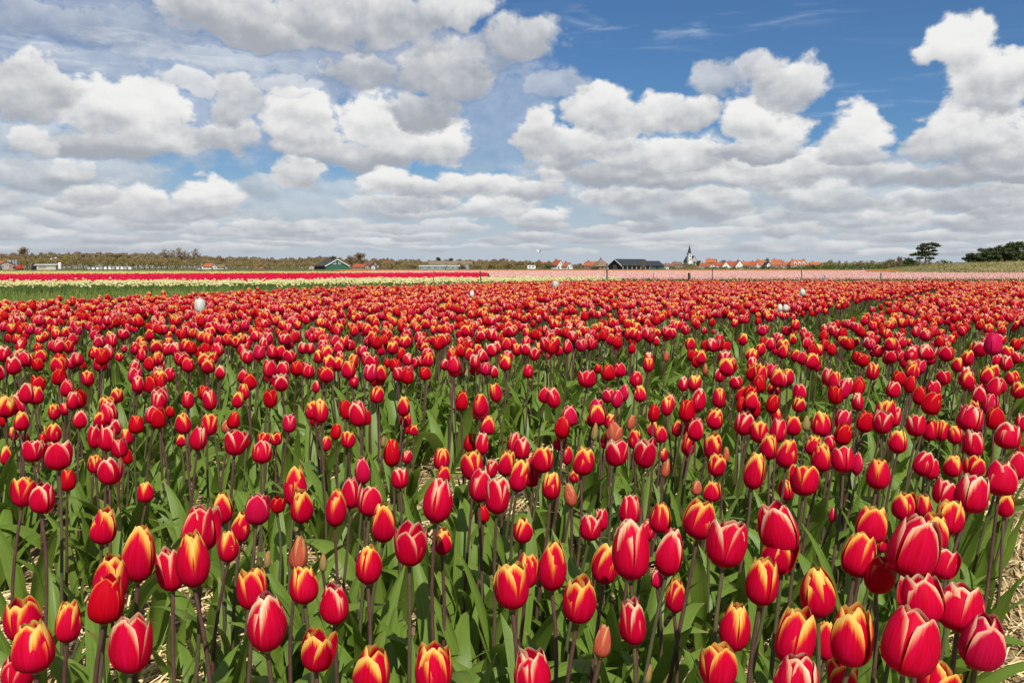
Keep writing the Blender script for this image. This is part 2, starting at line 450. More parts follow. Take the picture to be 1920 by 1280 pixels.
class MB:
    """collects boxes, prisms and tubes into one mesh"""
    def __init__(s): s.v = []; s.f = []; s.r = []
    def add(s, vs, fs, r=0.5):
        b = len(s.v); s.v += [tuple(map(float, v)) for v in vs]
        s.f += [tuple(i + b for i in f) for f in fs]; s.r += [r] * len(vs)
        return s
    def box(s, x0, x1, y0, y1, z0, z1, r=0.5):
        return s.add([(x0,y0,z0),(x1,y0,z0),(x1,y1,z0),(x0,y1,z0),(x0,y0,z1),(x1,y0,z1),(x1,y1,z1),(x0,y1,z1)],
                     [(0,3,2,1),(4,5,6,7),(0,1,5,4),(1,2,6,5),(2,3,7,6),(3,0,4,7)], r)
    def tube(s, pts, rad, n=6, r=0.5, cap=True):
        vs, fs = [], []
        for i, p in enumerate(pts):
            p = Vector(p)
            d = (Vector(pts[min(i + 1, len(pts) - 1)]) - Vector(pts[max(i - 1, 0)])).normalized()
            x = d.orthogonal().normalized(); y = d.cross(x)
            ri = rad[i] if isinstance(rad, (list, tuple)) else rad
            for k in range(n):
                a = 2 * math.pi * k / n
                vs.append(p + x * ri * math.cos(a) + y * ri * math.sin(a))
        for i in range(len(pts) - 1):
            for k in range(n):
                k2 = (k + 1) % n
                fs.append((i * n + k, i * n + k2, (i + 1) * n + k2, (i + 1) * n + k))
        if cap:
            fs.append(tuple(range(n))[::-1]); fs.append(tuple((len(pts) - 1) * n + k for k in range(n)))
        return s.add(vs, fs, r)
    def build(s, name, mat, parent=None, smooth=False):
        return link(name, mesh(name, s.v, s.f, mat, attrs={'rnd': s.r}, smooth=smooth), parent)

def poly_sheet(name, pts, z, mat):
    me = mesh(name, [(x, y, z) for x, y in pts], [tuple(range(len(pts)))], mat)
    o = link(name, me)
    o['kind'] = 'structure'
    return o
def in_poly(x, y, poly):
    x = np.asarray(x); y = np.asarray(y)
    ins = np.zeros(x.shape, bool)
    n = len(poly)
    for i in range(n):
        x0, y0 = poly[i]; x1, y1 = poly[(i + 1) % n]
        c = ((y0 > y) != (y1 > y)) & (x < (x1 - x0) * (y - y0) / (y1 - y0 + 1e-12) + x0)
        ins ^= c
    return ins

# ------------------------------------------------------------------ ground
def mk_ground():
    m, T = new_mat('meadow_ground')
    co = T.n('ShaderNodeTexCoord').outputs['Object']
    a = T.noise(co, 0.9, 5, 0.6); b = T.noise(co, 0.05, 4, 0.6)
    col = T.mix(T.ss(a, 0.3, 0.7), (0.055, 0.085, 0.022), (0.10, 0.125, 0.035))
    col = T.mix(T.ss(b, 0.4, 0.65), col, (0.15, 0.13, 0.05))
    return finish(m, T, principled(T, col, 0.9, 0.1))
def mk_straw_ground():
    m, T = new_mat('straw_soil')
    co = T.n('ShaderNodeTexCoord').outputs['Object']
    w = T.noise(co, 3.0, 2, 0.5, out='Color')
    cw = T.vm('ADD', co, T.vm('MULTIPLY', w, (0.5, 0.5, 0)))
    s1 = T.noise(T.vm('MULTIPLY', cw, (150, 22, 1)), 1.0, 3, 0.6)
    s2 = T.noise(T.vm('MULTIPLY', cw, (26, 170, 1)), 1.0, 3, 0.6)
    st = T.m('MAXIMUM', s1, s2)
    soil = T.mix(T.noise(co, 30, 4, 0.6), (0.055, 0.038, 0.022), (0.11, 0.08, 0.048))
    col = T.mix(T.ss(st, 0.46, 0.62), soil, T.mix(T.noise(co, 60, 2, 0.5), (0.42, 0.29, 0.13), (0.68, 0.52, 0.27)))
    big = T.noise(co, 2.2, 3, 0.5)
    col = T.mix(T.m('MULTIPLY', T.ss(big, 0.55, 0.75), 0.5), col, soil)
    return finish(m, T, principled(T, col, 0.75, 0.2, bump(T, st, 0.8, 0.01)))
M['ground'] = mk_ground()
M['straw_ground'] = mk_straw_ground()
M['turf'] = noisy('turf', (0.10, 0.15, 0.03), (0.14, 0.19, 0.045), 6.0, 0.9, 0.1, (0.18, 0.19, 0.07))
M['crop_soil'] = noisy('crop_soil', (0.035, 0.055, 0.018), (0.06, 0.085, 0.025), 2.0, 0.9, 0.1)

gm = mesh('ground', [(-4000, -400, 0), (4000, -400, 0), (4000, 5000, 0), (-4000, 5000, 0)], [(0, 1, 2, 3)], M['ground'])
go = link('ground', gm); go['kind'] = 'structure'

# red field outline (left edge and far edge measured in the photo)
EDGE_Y = [-60, 0, 11.35, 12.8, 16.6, 20.4, 25.5, 28.5, 33]
EDGE_X = [-24, -9.2, -6.65, -5.75, -4.85, -3.25, 0.0, 1.7, 4.2]
def left_x(y): return np.interp(y, EDGE_Y, EDGE_X)
FAR_Y = 28.3
LEFT_PTS = [(float(left_x(y)), float(y)) for y in (-2.0, 0, 11.35, 12.8, 16.6, 20.4, 25.5, 28.5, FAR_Y + .3)]
RED_POLY = LEFT_PTS[::-1] + [(30, -2.0), (30, FAR_Y + .3)]
RED_POLY = RED_POLY[::-1]
poly_sheet('tulip_field', RED_POLY, 0.004, M['straw_ground'])
YEL = [(-36, 19.0), (-15.9, 27.8), (-8.5, 29.6), (-4.8, 32.8), (0, 36.4), (4.9, 39.6), (5.2, 44.0), (0, 44.0), (-6.0, 40.2), (-9.8, 33.9), (-18.4, 31.8), (-40, 22.5)]
CRI = [(-50, 18.5), (-18.7, 32.3), (-10.0, 34.6), (-6.2, 41.2), (-1.35, 48.0), (-2.5, 90), (-12.9, 82), (-38.5, 67), (-78, 52)]
PINK = [(-1.2, 50), (-1.0, 52), (2.5, 46), (8, 41.5), (14, 41.0), (34, 41.5), (60, 42), (90, 80), (60, 82), (41, 84), (40, 105), (55, 138), (0, 138), (-20, 130), (-20, 92), (-2.2, 86)]
PALE = [(-110, 68), (-38, 68.5), (-13, 81), (-14, 115), (-80, 132), (-150, 110)]
ORG = [(-28, 150), (70, 150), (74, 215), (-40, 200)]
TURF = [(-40, -2.0)] + [(x - .03, y) for x, y in LEFT_PTS] + [(LEFT_PTS[-1][0], FAR_Y + .33), (45, FAR_Y + .33), (70, 40), (8, 40), (5.2, 39.4), (0, 36.2), (-4.8, 32.6), (-8.3, 29.0), (-15.7, 26.8), (-36, 17.3)]
poly_sheet('grass_strip', TURF, 0.004, M['turf'])
for nm, p in (('cream_tulip_bed', YEL), ('crimson_tulip_bed', CRI), ('pink_tulip_field', PINK), ('pale_yellow_tulip_field', PALE), ('orange_tulip_field', ORG)):
    poly_sheet(nm + '_soil', p, 0.008, M['crop_soil'])

# dune bank on the right
def dune_h(x, y):
    px = 960 + F * x / y
    t = np.clip((px - 1600) / 230, 0, 1); t = t * t * (3 - 2 * t)
    foot = 150 - 66 * np.clip((px - 1640) / 140, 0, 1)
    g = np.clip((y - foot) / 55.0, 0, 1); g = g * g * (3 - 2 * g)
    und = 0.18 * np.sin(x * 0.11 + y * 0.05) + 0.14 * np.sin(x * 0.31 - y * 0.17) + .07 * np.sin(x * .9 + y * .4)
    return (0.62 + 1.05 * t + und * t * 1.2) * g
nx, ny = 90, 60
xs = np.linspace(0.40, 0.92, nx); ys = np.linspace(80, 420, ny)
vv = []
for j in range(ny):
    for i in range(nx):
        x = xs[i] * ys[j]; y = ys[j]
        h = float(dune_h(x, y))
        edge = min(1.0, i / 5.0)
        vv.append((x, y, h * edge - 0.02 + 0.03 * edge))
ff = [(j * nx + i, j * nx + i + 1, (j + 1) * nx + i + 1, (j + 1) * nx + i) for j in range(ny - 1) for i in range(nx - 1)]
M['dune'] = noisy('dune_turf', (0.14, 0.14, 0.045), (0.30, 0.24, 0.11), 0.35, 0.95, 0.05, (0.12, 0.13, 0.035), 6)
du = link('dune_bank', mesh('dune_bank', vv, ff, M['dune'], smooth=True)); du['kind'] = 'structure'

# ------------------------------------------------------------------ tulip parts
SHAPES = {
 #        radius profile along the petal                                                   aspect (R/H)
 'closed': ([0,.06,.14,.27,.42,.6,.75,.88,1], [.12,.42,.66,.88,.99,1.0,.88,.66,.34], .325),
 'egg':    ([0,.06,.14,.27,.42,.6,.75,.88,1], [.12,.44,.70,.92,1.0,.97,.84,.66,.46], .345),
 'half':   ([0,.06,.14,.27,.42,.6,.75,.88,1], [.12,.44,.70,.91,1.0,.99,.90,.75,.54], .352),
 'open':   ([0,.06,.14,.27,.42,.6,.75,.88,1], [.12,.42,.66,.88,.97,1.0,.98,.90,.74], .375),
 'broad':  ([0,.06,.14,.27,.42,.6,.75,.88,1], [.12,.46,.74,.95,1.0,.98,.88,.72,.50], .405),
 'bud':    ([0,.06,.14,.27,.42,.6,.75,.88,1], [.20,.50,.74,.94,1.0,.94,.78,.54,.22], .24),
}
SHV = np.array([0, .08, .2, .35, .5, .66, .8, .9, .96, 1.0])
SHW = np.array([.30, .58, .84, .98, 1.0, .95, .82, .64, .46, .16])

def petal_geo(shape, inner, nu, nv, ph=0.0):
    pv, pr, asp = SHAPES[shape]
    vv = np.linspace(0, 1, nv + 1) ** 0.92
    uu = np.linspace(-1, 1, nu + 1)
    Rr = np.interp(vv, pv, pr)
    Rr[1:-1] = .25 * Rr[:-2] + .5 * Rr[1:-1] + .25 * Rr[2:]
    Rr = Rr * asp * (0.90 if inner else 1.0)
    z = vv ** 1.28 * (1.015 if inner else 1.0)
    hw = np.interp(vv, SHV, SHW) * asp * (0.90 if inner else 0.98)
    ang = np.minimum(hw / np.maximum(Rr, 0.28 * asp), 1.12)
    verts, uv, ac = [], [], []
    for j in range(nv + 1):
        for u in uu:
            th = u * ang[j]
            r = Rr[j] * (1 + (0.10 if not inner else 0.05) * u * u * min(1, vv[j] * 1.6) + 0.03 * math.exp(-(u * 4) ** 2) * vv[j])
            r += asp * 0.035 * math.sin(vv[j] * 8 + ph + u * 2.0) * abs(u) * vv[j]
            verts.append((r * math.cos(th), r * math.sin(th), z[j] - 0.03 * u * u * vv[j]))
            uv.append(((1 - abs(u)) * np.interp(vv[j], SHV, SHW) * 0.9 + 0.0 * u, vv[j]))
            ac.append(u + ph)
    n = nu + 1
    faces = [(j * n + i, j * n + i + 1, (j + 1) * n + i + 1, (j + 1) * n + i) for j in range(nv) for i in range(nu)]
    return np.array(verts), faces, np.array(uv), np.array(ac)

def leaf_geo(L, Wd, p0, p1, twist, fold, nu, nv, wav, seed):
    rs = np.random.default_rng(seed)
    s = np.linspace(0, 1, nv + 1)
    phi = p0 + (p1 - p0) * s ** 1.7
    ds = L / nv
    x = np.concatenate([[0], np.cumsum(np.sin(phi[:-1]) * ds)])
    z = np.concatenate([[0], np.cumsum(np.cos(phi[:-1]) * ds)])
    w = Wd * np.interp(s, [0, .12, .3, .5, .7, .86, .95, 1], [.42, .72, .97, 1.0, .80, .47, .22, .03])
    verts, uv, ac = [], [], []
    ph = rs.uniform(0, 6)
    for j in range(nv + 1):
        tv = np.array([math.sin(phi[j]), 0, math.cos(phi[j])])
        side = np.array([0, 1.0, 0]); nrm = np.cross(tv, side)
        tw = twist * s[j]
        sd2 = side * math.cos(tw) + nrm * math.sin(tw)
        nr2 = np.cross(tv, sd2)
        fo = fold * (1 - .55 * s[j])
        for u in np.linspace(-1, 1, nu + 1):
            off = sd2 * u * w[j] * math.cos(fo * .9) - nr2 * abs(u) * w[j] * math.sin(fo)
            off = off + nr2 * wav * w[j] * math.sin(s[j] * 9 + ph + 1.5 * np.sign(u)) * u * u
            verts.append(np.array([x[j], 0, z[j]]) + off)
            uv.append((u * .5 + .5, s[j])); ac.append(u)
    n = nu + 1
    faces = [(j * n + i, j * n + i + 1, (j + 1) * n + i + 1, (j + 1) * n + i) for j in range(nv) for i in range(nu)]
    return np.array(verts), faces, np.array(uv), np.array(ac)

LEAFP = []
for k in range(10):
    LEAFP.append((rng.uniform(.25, .36), rng.uniform(.014, .025), R(rng.uniform(5, 20)), R(rng.uniform(30, 108)), rng.uniform(-.9, .9), rng.uniform(.25, .75), rng.uniform(.0, .35)))
LEAFP[8] = (.36, .024, R(14), R(120), .5, .4, .3)
LEAFP[9] = (.33, .028, R(22), R(135), -.4, .3, .3)

def stem_geo(bend, n=6, seg=7, wob=0.0):
    verts, faces = [], []
    for j in range(seg + 1):
        z = j / seg
        cx = bend * 4 * z * (1 - z); cy_ = wob * math.sin(z * 5)
        r = 0.0043 - 0.0011 * z
        for k in range(n):
            a = 2 * math.pi * k / n
            verts.append((cx + r * math.cos(a), cy_ * z * (1 - z) + r * math.sin(a), z))
    for j in range(seg):
        for k in range(n):
            faces.append((j * n + k, j * n + (k + 1) % n, (j + 1) * n + (k + 1) % n, (j + 1) * n + k))
    return np.array(verts), faces, np.zeros((len(verts), 2)), np.zeros(len(verts))

def core_geo():
    """receptacle, pistil and stamens inside the cup, H = 1"""
    b = MB()
    b.tube([(0, 0, -.03), (0, 0, .02), (0, 0, .10), (0, 0, .33), (0, 0, .36)], [.05, .10, .055, .05, .08], 6)
    for k in range(6):
        a = k * math.pi / 3
        b.tube([(.06 * math.cos(a), .06 * math.sin(a), .04), (.13 * math.cos(a), .13 * math.sin(a), .30)], [.012, .026], 4)
    return b

PETAL_ME = {}
for sh in SHAPES:
    for inner in (False, True):
        for var in (0, 1):
            v, f, uv, ac = petal_geo(sh, inner, 6, 9, ph=var * 2.3 + (1.1 if inner else 0))
            PETAL_ME[(sh, inner, var)] = mesh('petal_inner' if inner else 'petal_outer', v, f, M['y'], uv=uv, attrs={'across': ac}, smooth=True)
LEAF_ME = []
for k, p in enumerate(LEAFP):
    v, f, uv, ac = leaf_geo(*p[:6], 4, 10, p[6], k)
    LEAF_ME.append(mesh('leaf', v, f, M['leaf'], uv=uv, attrs={'across': ac}, smooth=True))
STEM_ME = []
for k in range(6):
    v, f, uv, ac = stem_geo(rng.uniform(-.028, .028), 8, 8, rng.uniform(-.03, .03))
    STEM_ME.append(mesh('stem', v, f, M['stem'], smooth=True))
cb = core_geo()
CORE_ME = mesh('bloom', cb.v, cb.f, M['pistil'], smooth=True)

def arr_xf(v, mat):
    m = np.array(mat)
    return v @ m[:3, :3].T + m[:3, 3]

# ------------------------------------------------------------------ digitised blooms (photo pixels in three enlarged crops)
CROPS = {'A': (0, 780), 'B': (640, 780), 'C': (1280, 780)}
S = 2.559
# cx cy w h colour [shape]   y yellow-edged, c cream-edged, r deep red, m magenta, b salmon bud, g green bud
DATA = {
'A': """72 1235 150 150 c o;172 1108 205 255 y e;110 975 160 170 y h;322 990 130 200 y h;630 1100 200 280 c o;500 885 175 200 r e;528 775 170 240 y e;662 660 165 290 y c;
485 530 128 180 y e;826 735 110 215 c h;930 690 170 275 y c;950 540 175 180 c h;1068 440 100 160 y c;1230 448 125 155 m o;1152 530 95 155 y c;1098 628 105 155 y c;1330 420 70 90 r h;
1430 655 95 150 b b;1220 825 145 205 y h;1465 810 145 190 y e;1285 985 200 290 c c;1604 900 148 200 c e;1520 1120 150 215 y o;1450 430 115 175 y e;1415 340 115 200 y c;
1610 440 105 190 y c;700 365 82 105 y e;325 308 82 110 r e;198 395 118 150 c h;105 365 105 145 y o;528 262 105 115 c h;458 225 75 100 y e;282 188 135 150 c o;158 165 95 115 c o;
25 188 52 100 y c;118 115 50 80 y c;70 85 40 70 y c;262 80 75 75 y h;205 115 45 70 r c;452 100 66 115 c h;512 105 90 130 c h;551 52 64 82 c h;578 150 82 105 c h;608 100 62 70 y e;612 195 48 75 r e;
655 40 76 95 r e;95 25 74 72 y e;380 15 70 55 c e;890 35 82 90 y h;945 105 86 125 c c;995 40 86 95 y h;868 115 52 64 y h;1085 50 52 70 b c;1125 125 105 130 c o;1182 120 34 64 r c;
1265 115 66 76 y o;1255 175 96 110 c h;1325 105 56 72 y h;1388 35 66 92 m h;1562 132 50 78 y c;1608 75 56 80 r h;1118 20 66 60 r e;480 15 68 50 y h;762 10 80 50 r h;1515 10 62 52 r e;15 20 40 62 r e;1282 690 34 80 g b;1550 705 40 60 g b""",
'B': """150 1215 185 170 y h;440 1215 190 175 y h;925 1235 195 165 c w;132 715 130 190 y c;332 615 150 210 c o;205 510 125 200 y c;452 405 155 225 c c;40 370 72 150 c h;138 408 120 150 c h;
105 262 82 135 m c;242 178 82 135 r c;283 298 82 105 c h;314 195 58 66 c h;480 205 82 112 y h;486 280 76 90 y e;480 600 95 135 y c;612 130 58 95 r c;680 130 70 115 c h;638 235 105 145 y h;
662 330 118 170 c c;715 250 52 100 c h;750 385 130 180 c o;682 470 66 85 r e;785 225 86 130 y h;830 130 62 115 c h;870 155 86 115 c h;845 285 86 165 y h;915 270 72 145 c h;965 210 100 130 y h;
1010 335 95 140 y c;1105 375 65 125 b b;1060 55 78 112 r c;1045 130 62 72 y h;1085 185 46 100 y c;1155 215 112 145 y h;1117 285 60 70 y h;868 545 98 130 y c;700 45 78 95 y e;1195 535 105 130 c o;
1255 495 62 110 c h;1385 450 115 112 c h;1525 490 105 145 y h;1465 545 76 110 c h;1398 650 190 290 c h;1575 655 145 235 c c;1262 710 130 200 y h;1015 720 145 245 y c;890 745 115 170 y h;
828 820 180 225 y o;1142 880 160 235 y h;1250 1080 92 165 b b;1420 985 140 235 c h;1605 860 75 165 y h;1520 780 70 78 m e;1320 175 112 135 c o;1455 175 108 150 c o;1310 80 80 85 b h;1410 110 70 100 y e;
1535 88 66 86 y e;1490 60 56 80 y e;1545 185 50 70 y e;1553 250 44 95 b b;1290 25 62 58 y e;1205 10 66 58 r e;1260 115 38 85 y c;350 65 46 60 y h;318 60 38 58 r e;305 15 62 58 y e;
33 112 66 86 y h;110 5 62 40 r e;1385 30 44 80 b c;1610 60 56 80 y c;1215 75 30 90 g b;1470 1235 40 80 g b;200 120 26 60 g b""",
'C': """175 1200 178 185 y o;548 1260 220 165 c w;770 1230 150 170 y o;1200 1270 178 200 y o;1092 1085 265 320 c w;1430 1070 215 270 m w;825 1055 200 300 y h;525 1060 195 290 y h;690 1080 82 190 y h;
255 1010 155 240 y c;380 795 160 235 y h;668 845 175 260 y c;455 655 165 210 y o;495 540 190 175 c h;205 615 205 230 c o;85 500 155 195 y h;835 665 158 220 y h;905 520 160 140 y w;1095 625 225 300 c w;
940 755 148 190 r e;955 610 66 90 y h;1210 555 140 190 y h;1290 490 140 165 y o;1250 710 135 150 c o;1165 880 200 240 c h;1335 920 225 235 c w;1062 430 108 120 y h;1155 430 86 115 y h;1255 365 115 132 c h;
1390 370 165 195 c w;1550 425 86 122 y h;1530 300 150 145 c w;1600 240 96 142 c h;1400 240 96 110 y h;1300 238 96 115 y e;1150 225 100 130 c h;1200 255 72 102 c h;940 280 118 150 y e;778 210 110 130 c h;
672 200 98 142 y e;630 140 86 106 y e;505 180 105 150 y e;590 310 140 155 y o;505 350 76 112 y e;420 145 90 132 y e;338 265 98 180 y h;140 362 86 106 y h;65 345 56 76 b e;160 235 90 82 y o;210 185 38 78 b b;
145 140 88 136 y h;30 135 66 120 y h;370 75 86 110 y h;455 70 90 78 c h;290 35 90 96 c h;530 45 80 100 y h;665 40 95 92 y h;765 85 82 112 r h;595 35 40 76 g b;870 25 86 92 r h;960 30 95 92 c o;1040 125 90 116 y h;
1130 45 86 82 c h;1190 65 76 110 y h;1240 70 66 104 y h;1310 90 76 92 y h;1400 130 105 132 c w;1395 60 76 66 c h;1375 10 120 75 c w;1560 95 130 132 c w;1500 10 90 62 r h;60 65 86 92 c h;155 15 80 52 y h;
720 475 38 72 m c;840 230 32 110 m c;708 130 62 64 c h;990 185 38 76 g b;770 15 80 44 m h;28 55 62 64 c h;1620 30 60 90 c h;1628 190 40 110 r h""",
}
SHC = {'c': 'closed', 'e': 'egg', 'h': 'half', 'o': 'open', 'w': 'broad', 'b': 'bud'}

TUL = []        # dicts describing every single tulip
for key, txt in DATA.items():
    ox, oy = CROPS[key]
    for rec in txt.replace('\n', '').split(';'):
        if not rec.strip(): continue
        p = rec.split()
        cx, cy, w, h = [float(q) for q in p[:4]]
        cx, cy, w, h = ox + cx / S, oy + cy / S, w / S, h / S
        cut = cy + h / 2 > 1278
        colr, shp = p[4], SHC[p[5]]
        asp = 1 / (2 * SHAPES[shp][2])
        # a bloom hidden in part keeps the size its visible side gives
        if h / w < asp * 0.8: h = w * asp * 0.92
        if h / w > asp * 1.35: w = h / asp / 1.2
        if cut: cy = (cy - min(h, 60) / 2 * 0) 
        wexp = 0.026 if shp == 'bud' else (0.060 if shp == 'broad' else 0.052)
        dw = F * wexp / w
        dh = (CAMZ - 0.485) * F / max(cy - 502, 30)
        t = dh ** 0.62 * dw ** 0.38
        c = at_depth(cx, cy, t)
        zc = c[2]
        zlo, zhi = (0.22, 0.44) if shp == 'bud' else (0.36, 0.56)
        if zc < zlo or zc > zhi:
            zt = min(max(zc, zlo), zhi)
            d = ray(cx, cy)
            t = (zt - CAMZ) / d[2]
            c = at_depth(cx, cy, t)
        H = h * t / F * 0.98
        lean = 0.03 + 0.15 * (cx / 1920) ** 2 + rng.normal(0, 0.03)
        leany = rng.normal(0.02, 0.04)
        TUL.append(dict(c=c, H=float(np.clip(H, .036, .096)), Wd=float(w * t / F), col=colr, shp=shp, lean=(lean, leany), px=(cx, cy, w, h), dig=True))
NDIG = len(TUL)

# special single tulips standing out of the red field: px py w colour shape label
SPECIAL = [
 (375, 574, 21, 'w', 'open', 'large open white tulip near the grass strip, standing taller than the red ones'),
 (885, 551, 9, 'w', 'egg', 'closed white tulip alone in the far part of the red field'),
 (1041, 533, 11, 'w', 'open', 'white tulip at the far edge of the red field beside the cream bed'),
 (1505, 548, 10, 'w', 'half', 'small white tulip in the far right part of the red field'),
 (1462, 577, 10, 'w', 'half', 'left one of a pair of white tulips right of the field middle'),
 (1473, 577, 10, 'w', 'open', 'right one of a pair of white tulips right of the field middle'),
 (1305, 663, 13, 'yl', 'half', 'only pure yellow tulip, standing low beside the green gap in the rows'),
 (1862, 645, 36, 'mg', 'broad', 'big plain rose-pink tulip towering over the red ones near the right border'),
]
SPEC = []
for (cx, cy, w, colr, shp, lab) in SPECIAL:
    zt = 0.575 if colr != 'yl' else 0.47
    if colr == 'mg': zt = 0.64
    d = ray(cx, cy); t = (zt - CAMZ) / d[2]
    c = at_depth(cx, cy, t)
    SPEC.append(dict(c=c, H=float(w * t / F / (2 * SHAPES[shp][2])), col=colr, shp=shp, lean=(0.05, 0.0), px=(cx, cy, w, w), label=lab))

# ------------------------------------------------------------------ the field rows
AX = np.array([0.5075, 0.8616]); PX_ = np.array([0.8616, -0.5075])
pts = []
for bed in range(-9, 6):
    u_hi = (0.02 if bed == 0 else -0.08) + 1.93 * bed; u_lo = -0.10 + 1.93 * bed - 1.93 + 0.20 + (0.28 if bed > 0 else 0)
    rows = np.arange(u_lo + 0.03, u_hi, 0.140)
    for ur in rows:
        for s_ in np.arange(-1.0, 62.0, 0.140):
            pts.append((ur + rng.normal(0, .040), s_ + rng.normal(0, .055)))
pts = np.array(pts)
X = pts[:, 0] * PX_[0] + pts[:, 1] * AX[0]
Y = pts[:, 0] * PX_[1] + pts[:, 1] * AX[1]
def vnoise(x, y, sc, seed):
    r = np.random.default_rng(seed)
    g = r.uniform(0, 1, (64, 64))
    fx, fy = x / sc, y / sc
    ix, iy = np.floor(fx).astype(int), np.floor(fy).astype(int)
    tx, ty = fx - ix, fy - iy
    tx = tx * tx * (3 - 2 * tx); ty = ty * ty * (3 - 2 * ty)
    a = lambda i, j: g[(ix + i) % 64, (iy + j) % 64]
    return (a(0,0)*(1-tx)+a(1,0)*tx)*(1-ty)+(a(0,1)*(1-tx)+a(1,1)*tx)*ty
keep = (Y < FAR_Y + rng.normal(0, .08, len(Y))) & (X > left_x(Y) + rng.normal(0, .07, len(Y)))
azm = np.degrees(np.arctan2(X, np.maximum(Y, .01)))
U = X * PX_[0] + Y * PX_[1]
keep &= ~((np.abs(U + 1.84 - .09 * np.sin(Y * .9)) < (.45 + 1.0 * vnoise(X, Y, 0.7, 15)) * np.clip(.10 + (Y - 3.5) * .06, .10, .34) * np.clip((22 - Y) / 8, 0, 1)) & (Y > 3.5))
keep &= ~((np.abs(U + 0.62) < .17) & (Y > 15) & (Y < 24) & (vnoise(X, Y, 1.5, 12) > .42))
keep &= (Y > 0.55) & (np.abs(azm) < 41 + 60 / np.maximum(Y, .5) * .25)
dn = vnoise(X, Y, 0.8, 3) * .6 + vnoise(X, Y, 3.1, 4) * .4
keep &= rng.uniform(0, 1, len(Y)) < np.clip(0.52 + (dn - .5) * 1.1 + np.clip((Y - 4) / 12, 0, .40), 0.1, .98)
X, Y = X[keep], Y[keep]
Zh = np.clip(rng.normal(.490, .030, len(X)), .36, .58)
Zh = np.where(rng.uniform(0, 1, len(X)) < .05, Zh - .10, Zh)
PXp, PYp, Tt = project(X, Y, Zh)
infr = (PXp > -45) & (PXp < 1965) & (PYp > 783) & (PYp < 1400)
k2 = ~infr & (Tt > 0.55) & ~((PYp >= 1280) & (np.hypot(X, Y) < 0.9))
X, Y, Zh, PXp, PYp, Tt = [a[k2] for a in (X, Y, Zh, PXp, PYp, Tt)]
# the 300 largest: all digitised ones and the nearest visible ones of the rows behind
vis = (PXp > 8) & (PXp < 1912) & (PYp < 783) & (PYp > 480)
order = np.argsort(np.where(vis, Tt, 1e9))
NEED = 300 - NDIG
ind = order[:max(NEED, 0)]
CL = np.array(list('yyyyyycccccccrrrrrmmb'))
SHL = np.array(['egg', 'egg', 'half', 'half', 'half', 'closed', 'closed', 'open', 'broad'])
for i in ind:
    colr = str(rng.choice(CL)); shp = str(rng.choice(SHL)) if colr != 'b' else 'bud'
    H = float(rng.normal(.069, .006)) if shp != 'bud' else .055
    TUL.append(dict(c=np.array([X[i], Y[i], Zh[i]]), H=H, Wd=H * 2 * SHAPES[shp][2], col=colr, shp=shp, lean=(0.03 + .12 * (PXp[i] / 1920) ** 2 + rng.normal(0, .05), rng.normal(.02, .05)), px=(PXp[i], PYp[i], 0, 0), dig=False))
rest = np.ones(len(X), bool); rest[ind] = False

# ------------------------------------------------------------------ single tulips: tulip > stem, leaf, bloom > petal
def set_mat(o, mat):
    s = o.material_slots[0]
    s.link = 'OBJECT'
    s.material = mat
def build_tulip(d, label, group, cat='tulip', nleaf=3):
    c = Vector([float(q) for q in d['c']])
    lx, ly = d['lean']
    ax = Vector((lx, ly, 1.0)).normalized()
    H = d['H']
    bb = c - ax * (H * 0.5)
    L = bb.z / ax.z
    base = bb - ax * L
    root = empty('tulip', base)
    root.rotation_euler = ax.to_track_quat('Z', 'Y').to_euler()
    tag(root, label, cat, group)
    link('stem', STEM_ME[int(rng.integers(len(STEM_ME)))], root, rot=(0, 0, rng.uniform(0, 6.28)), scale=(d.get('thick', 1.0), d.get('thick', 1.0), L))
    a0 = rng.uniform(0, 6.28)
    for k in range(nleaf):
        lm = LEAF_ME[int(rng.integers(len(LEAF_ME)))]
        s = rng.uniform(.78, 1.18)
        a = a0 + k * 2.2 + rng.uniform(-.5, .5)
        link('leaf', lm, root, loc=(0.004 * math.cos(a), 0.004 * math.sin(a), 0.01 + .012 * k), rot=(0, 0, a), scale=(s, s, s))
    bl = link('bloom', CORE_ME, root, loc=(0, 0, L), rot=(rng.normal(0, .07), rng.normal(0, .07), rng.uniform(0, 6.28)), scale=(H, H, H))
    wf = np.clip(d.get('Wd', H * 2 * SHAPES[d['shp']][2]) / (H * 2 * SHAPES[d['shp']][2]) * .92, .76, 1.10)
    bl.scale = (H * wf, H * wf, H)
    mat = M[d['col']]
    jit = .035 if d['shp'] in ('closed', 'egg', 'bud') else (.13 if d['shp'] == 'open' else .09)
    for k in range(6):
        inner = k % 2 == 1
        me = PETAL_ME[(d['shp'], inner, int(rng.integers(2)))]
        sc = rng.uniform(.94, 1.04)
        o = link('petal', me, bl, rot=(0, max(-.06, rng.normal(.012, jit)), k * math.pi / 3 + rng.normal(0, .06)), scale=(1, 1, sc))
        set_mat(o, mat)
    return root

# ------------------------------------------------------------------ labels: colour, shape and place of each bloom
CW = {'y': 'red tulip with yellow edges', 'c': 'red tulip with cream edges', 'r': 'deep red tulip, barely edged',
      'm': 'pinkish red tulip', 'b': 'unopened salmon bud', 'g': 'unopened greenish bud'}
SW = {'closed': 'slim closed', 'egg': 'egg-shaped', 'half': 'half-open', 'open': 'wide open', 'broad': 'broad full', 'bud': 'slender'}
ORD = ['', 'leftmost', 'second', 'third', 'fourth', 'fifth', 'sixth', 'seventh', 'eighth', 'ninth', 'tenth']
def zone(px, py):
    hx = 'at the left' if px < 330 else 'left of centre' if px < 760 else 'in the middle' if px < 1150 else 'right of centre' if px < 1560 else 'beside the straw path'
    vy = 'bottom row' if py > 1120 else 'near rows' if py > 985 else 'middle rows' if py > 875 else 'further rows' if py > 783 else 'dense rows behind'
    return vy + ' ' + hx
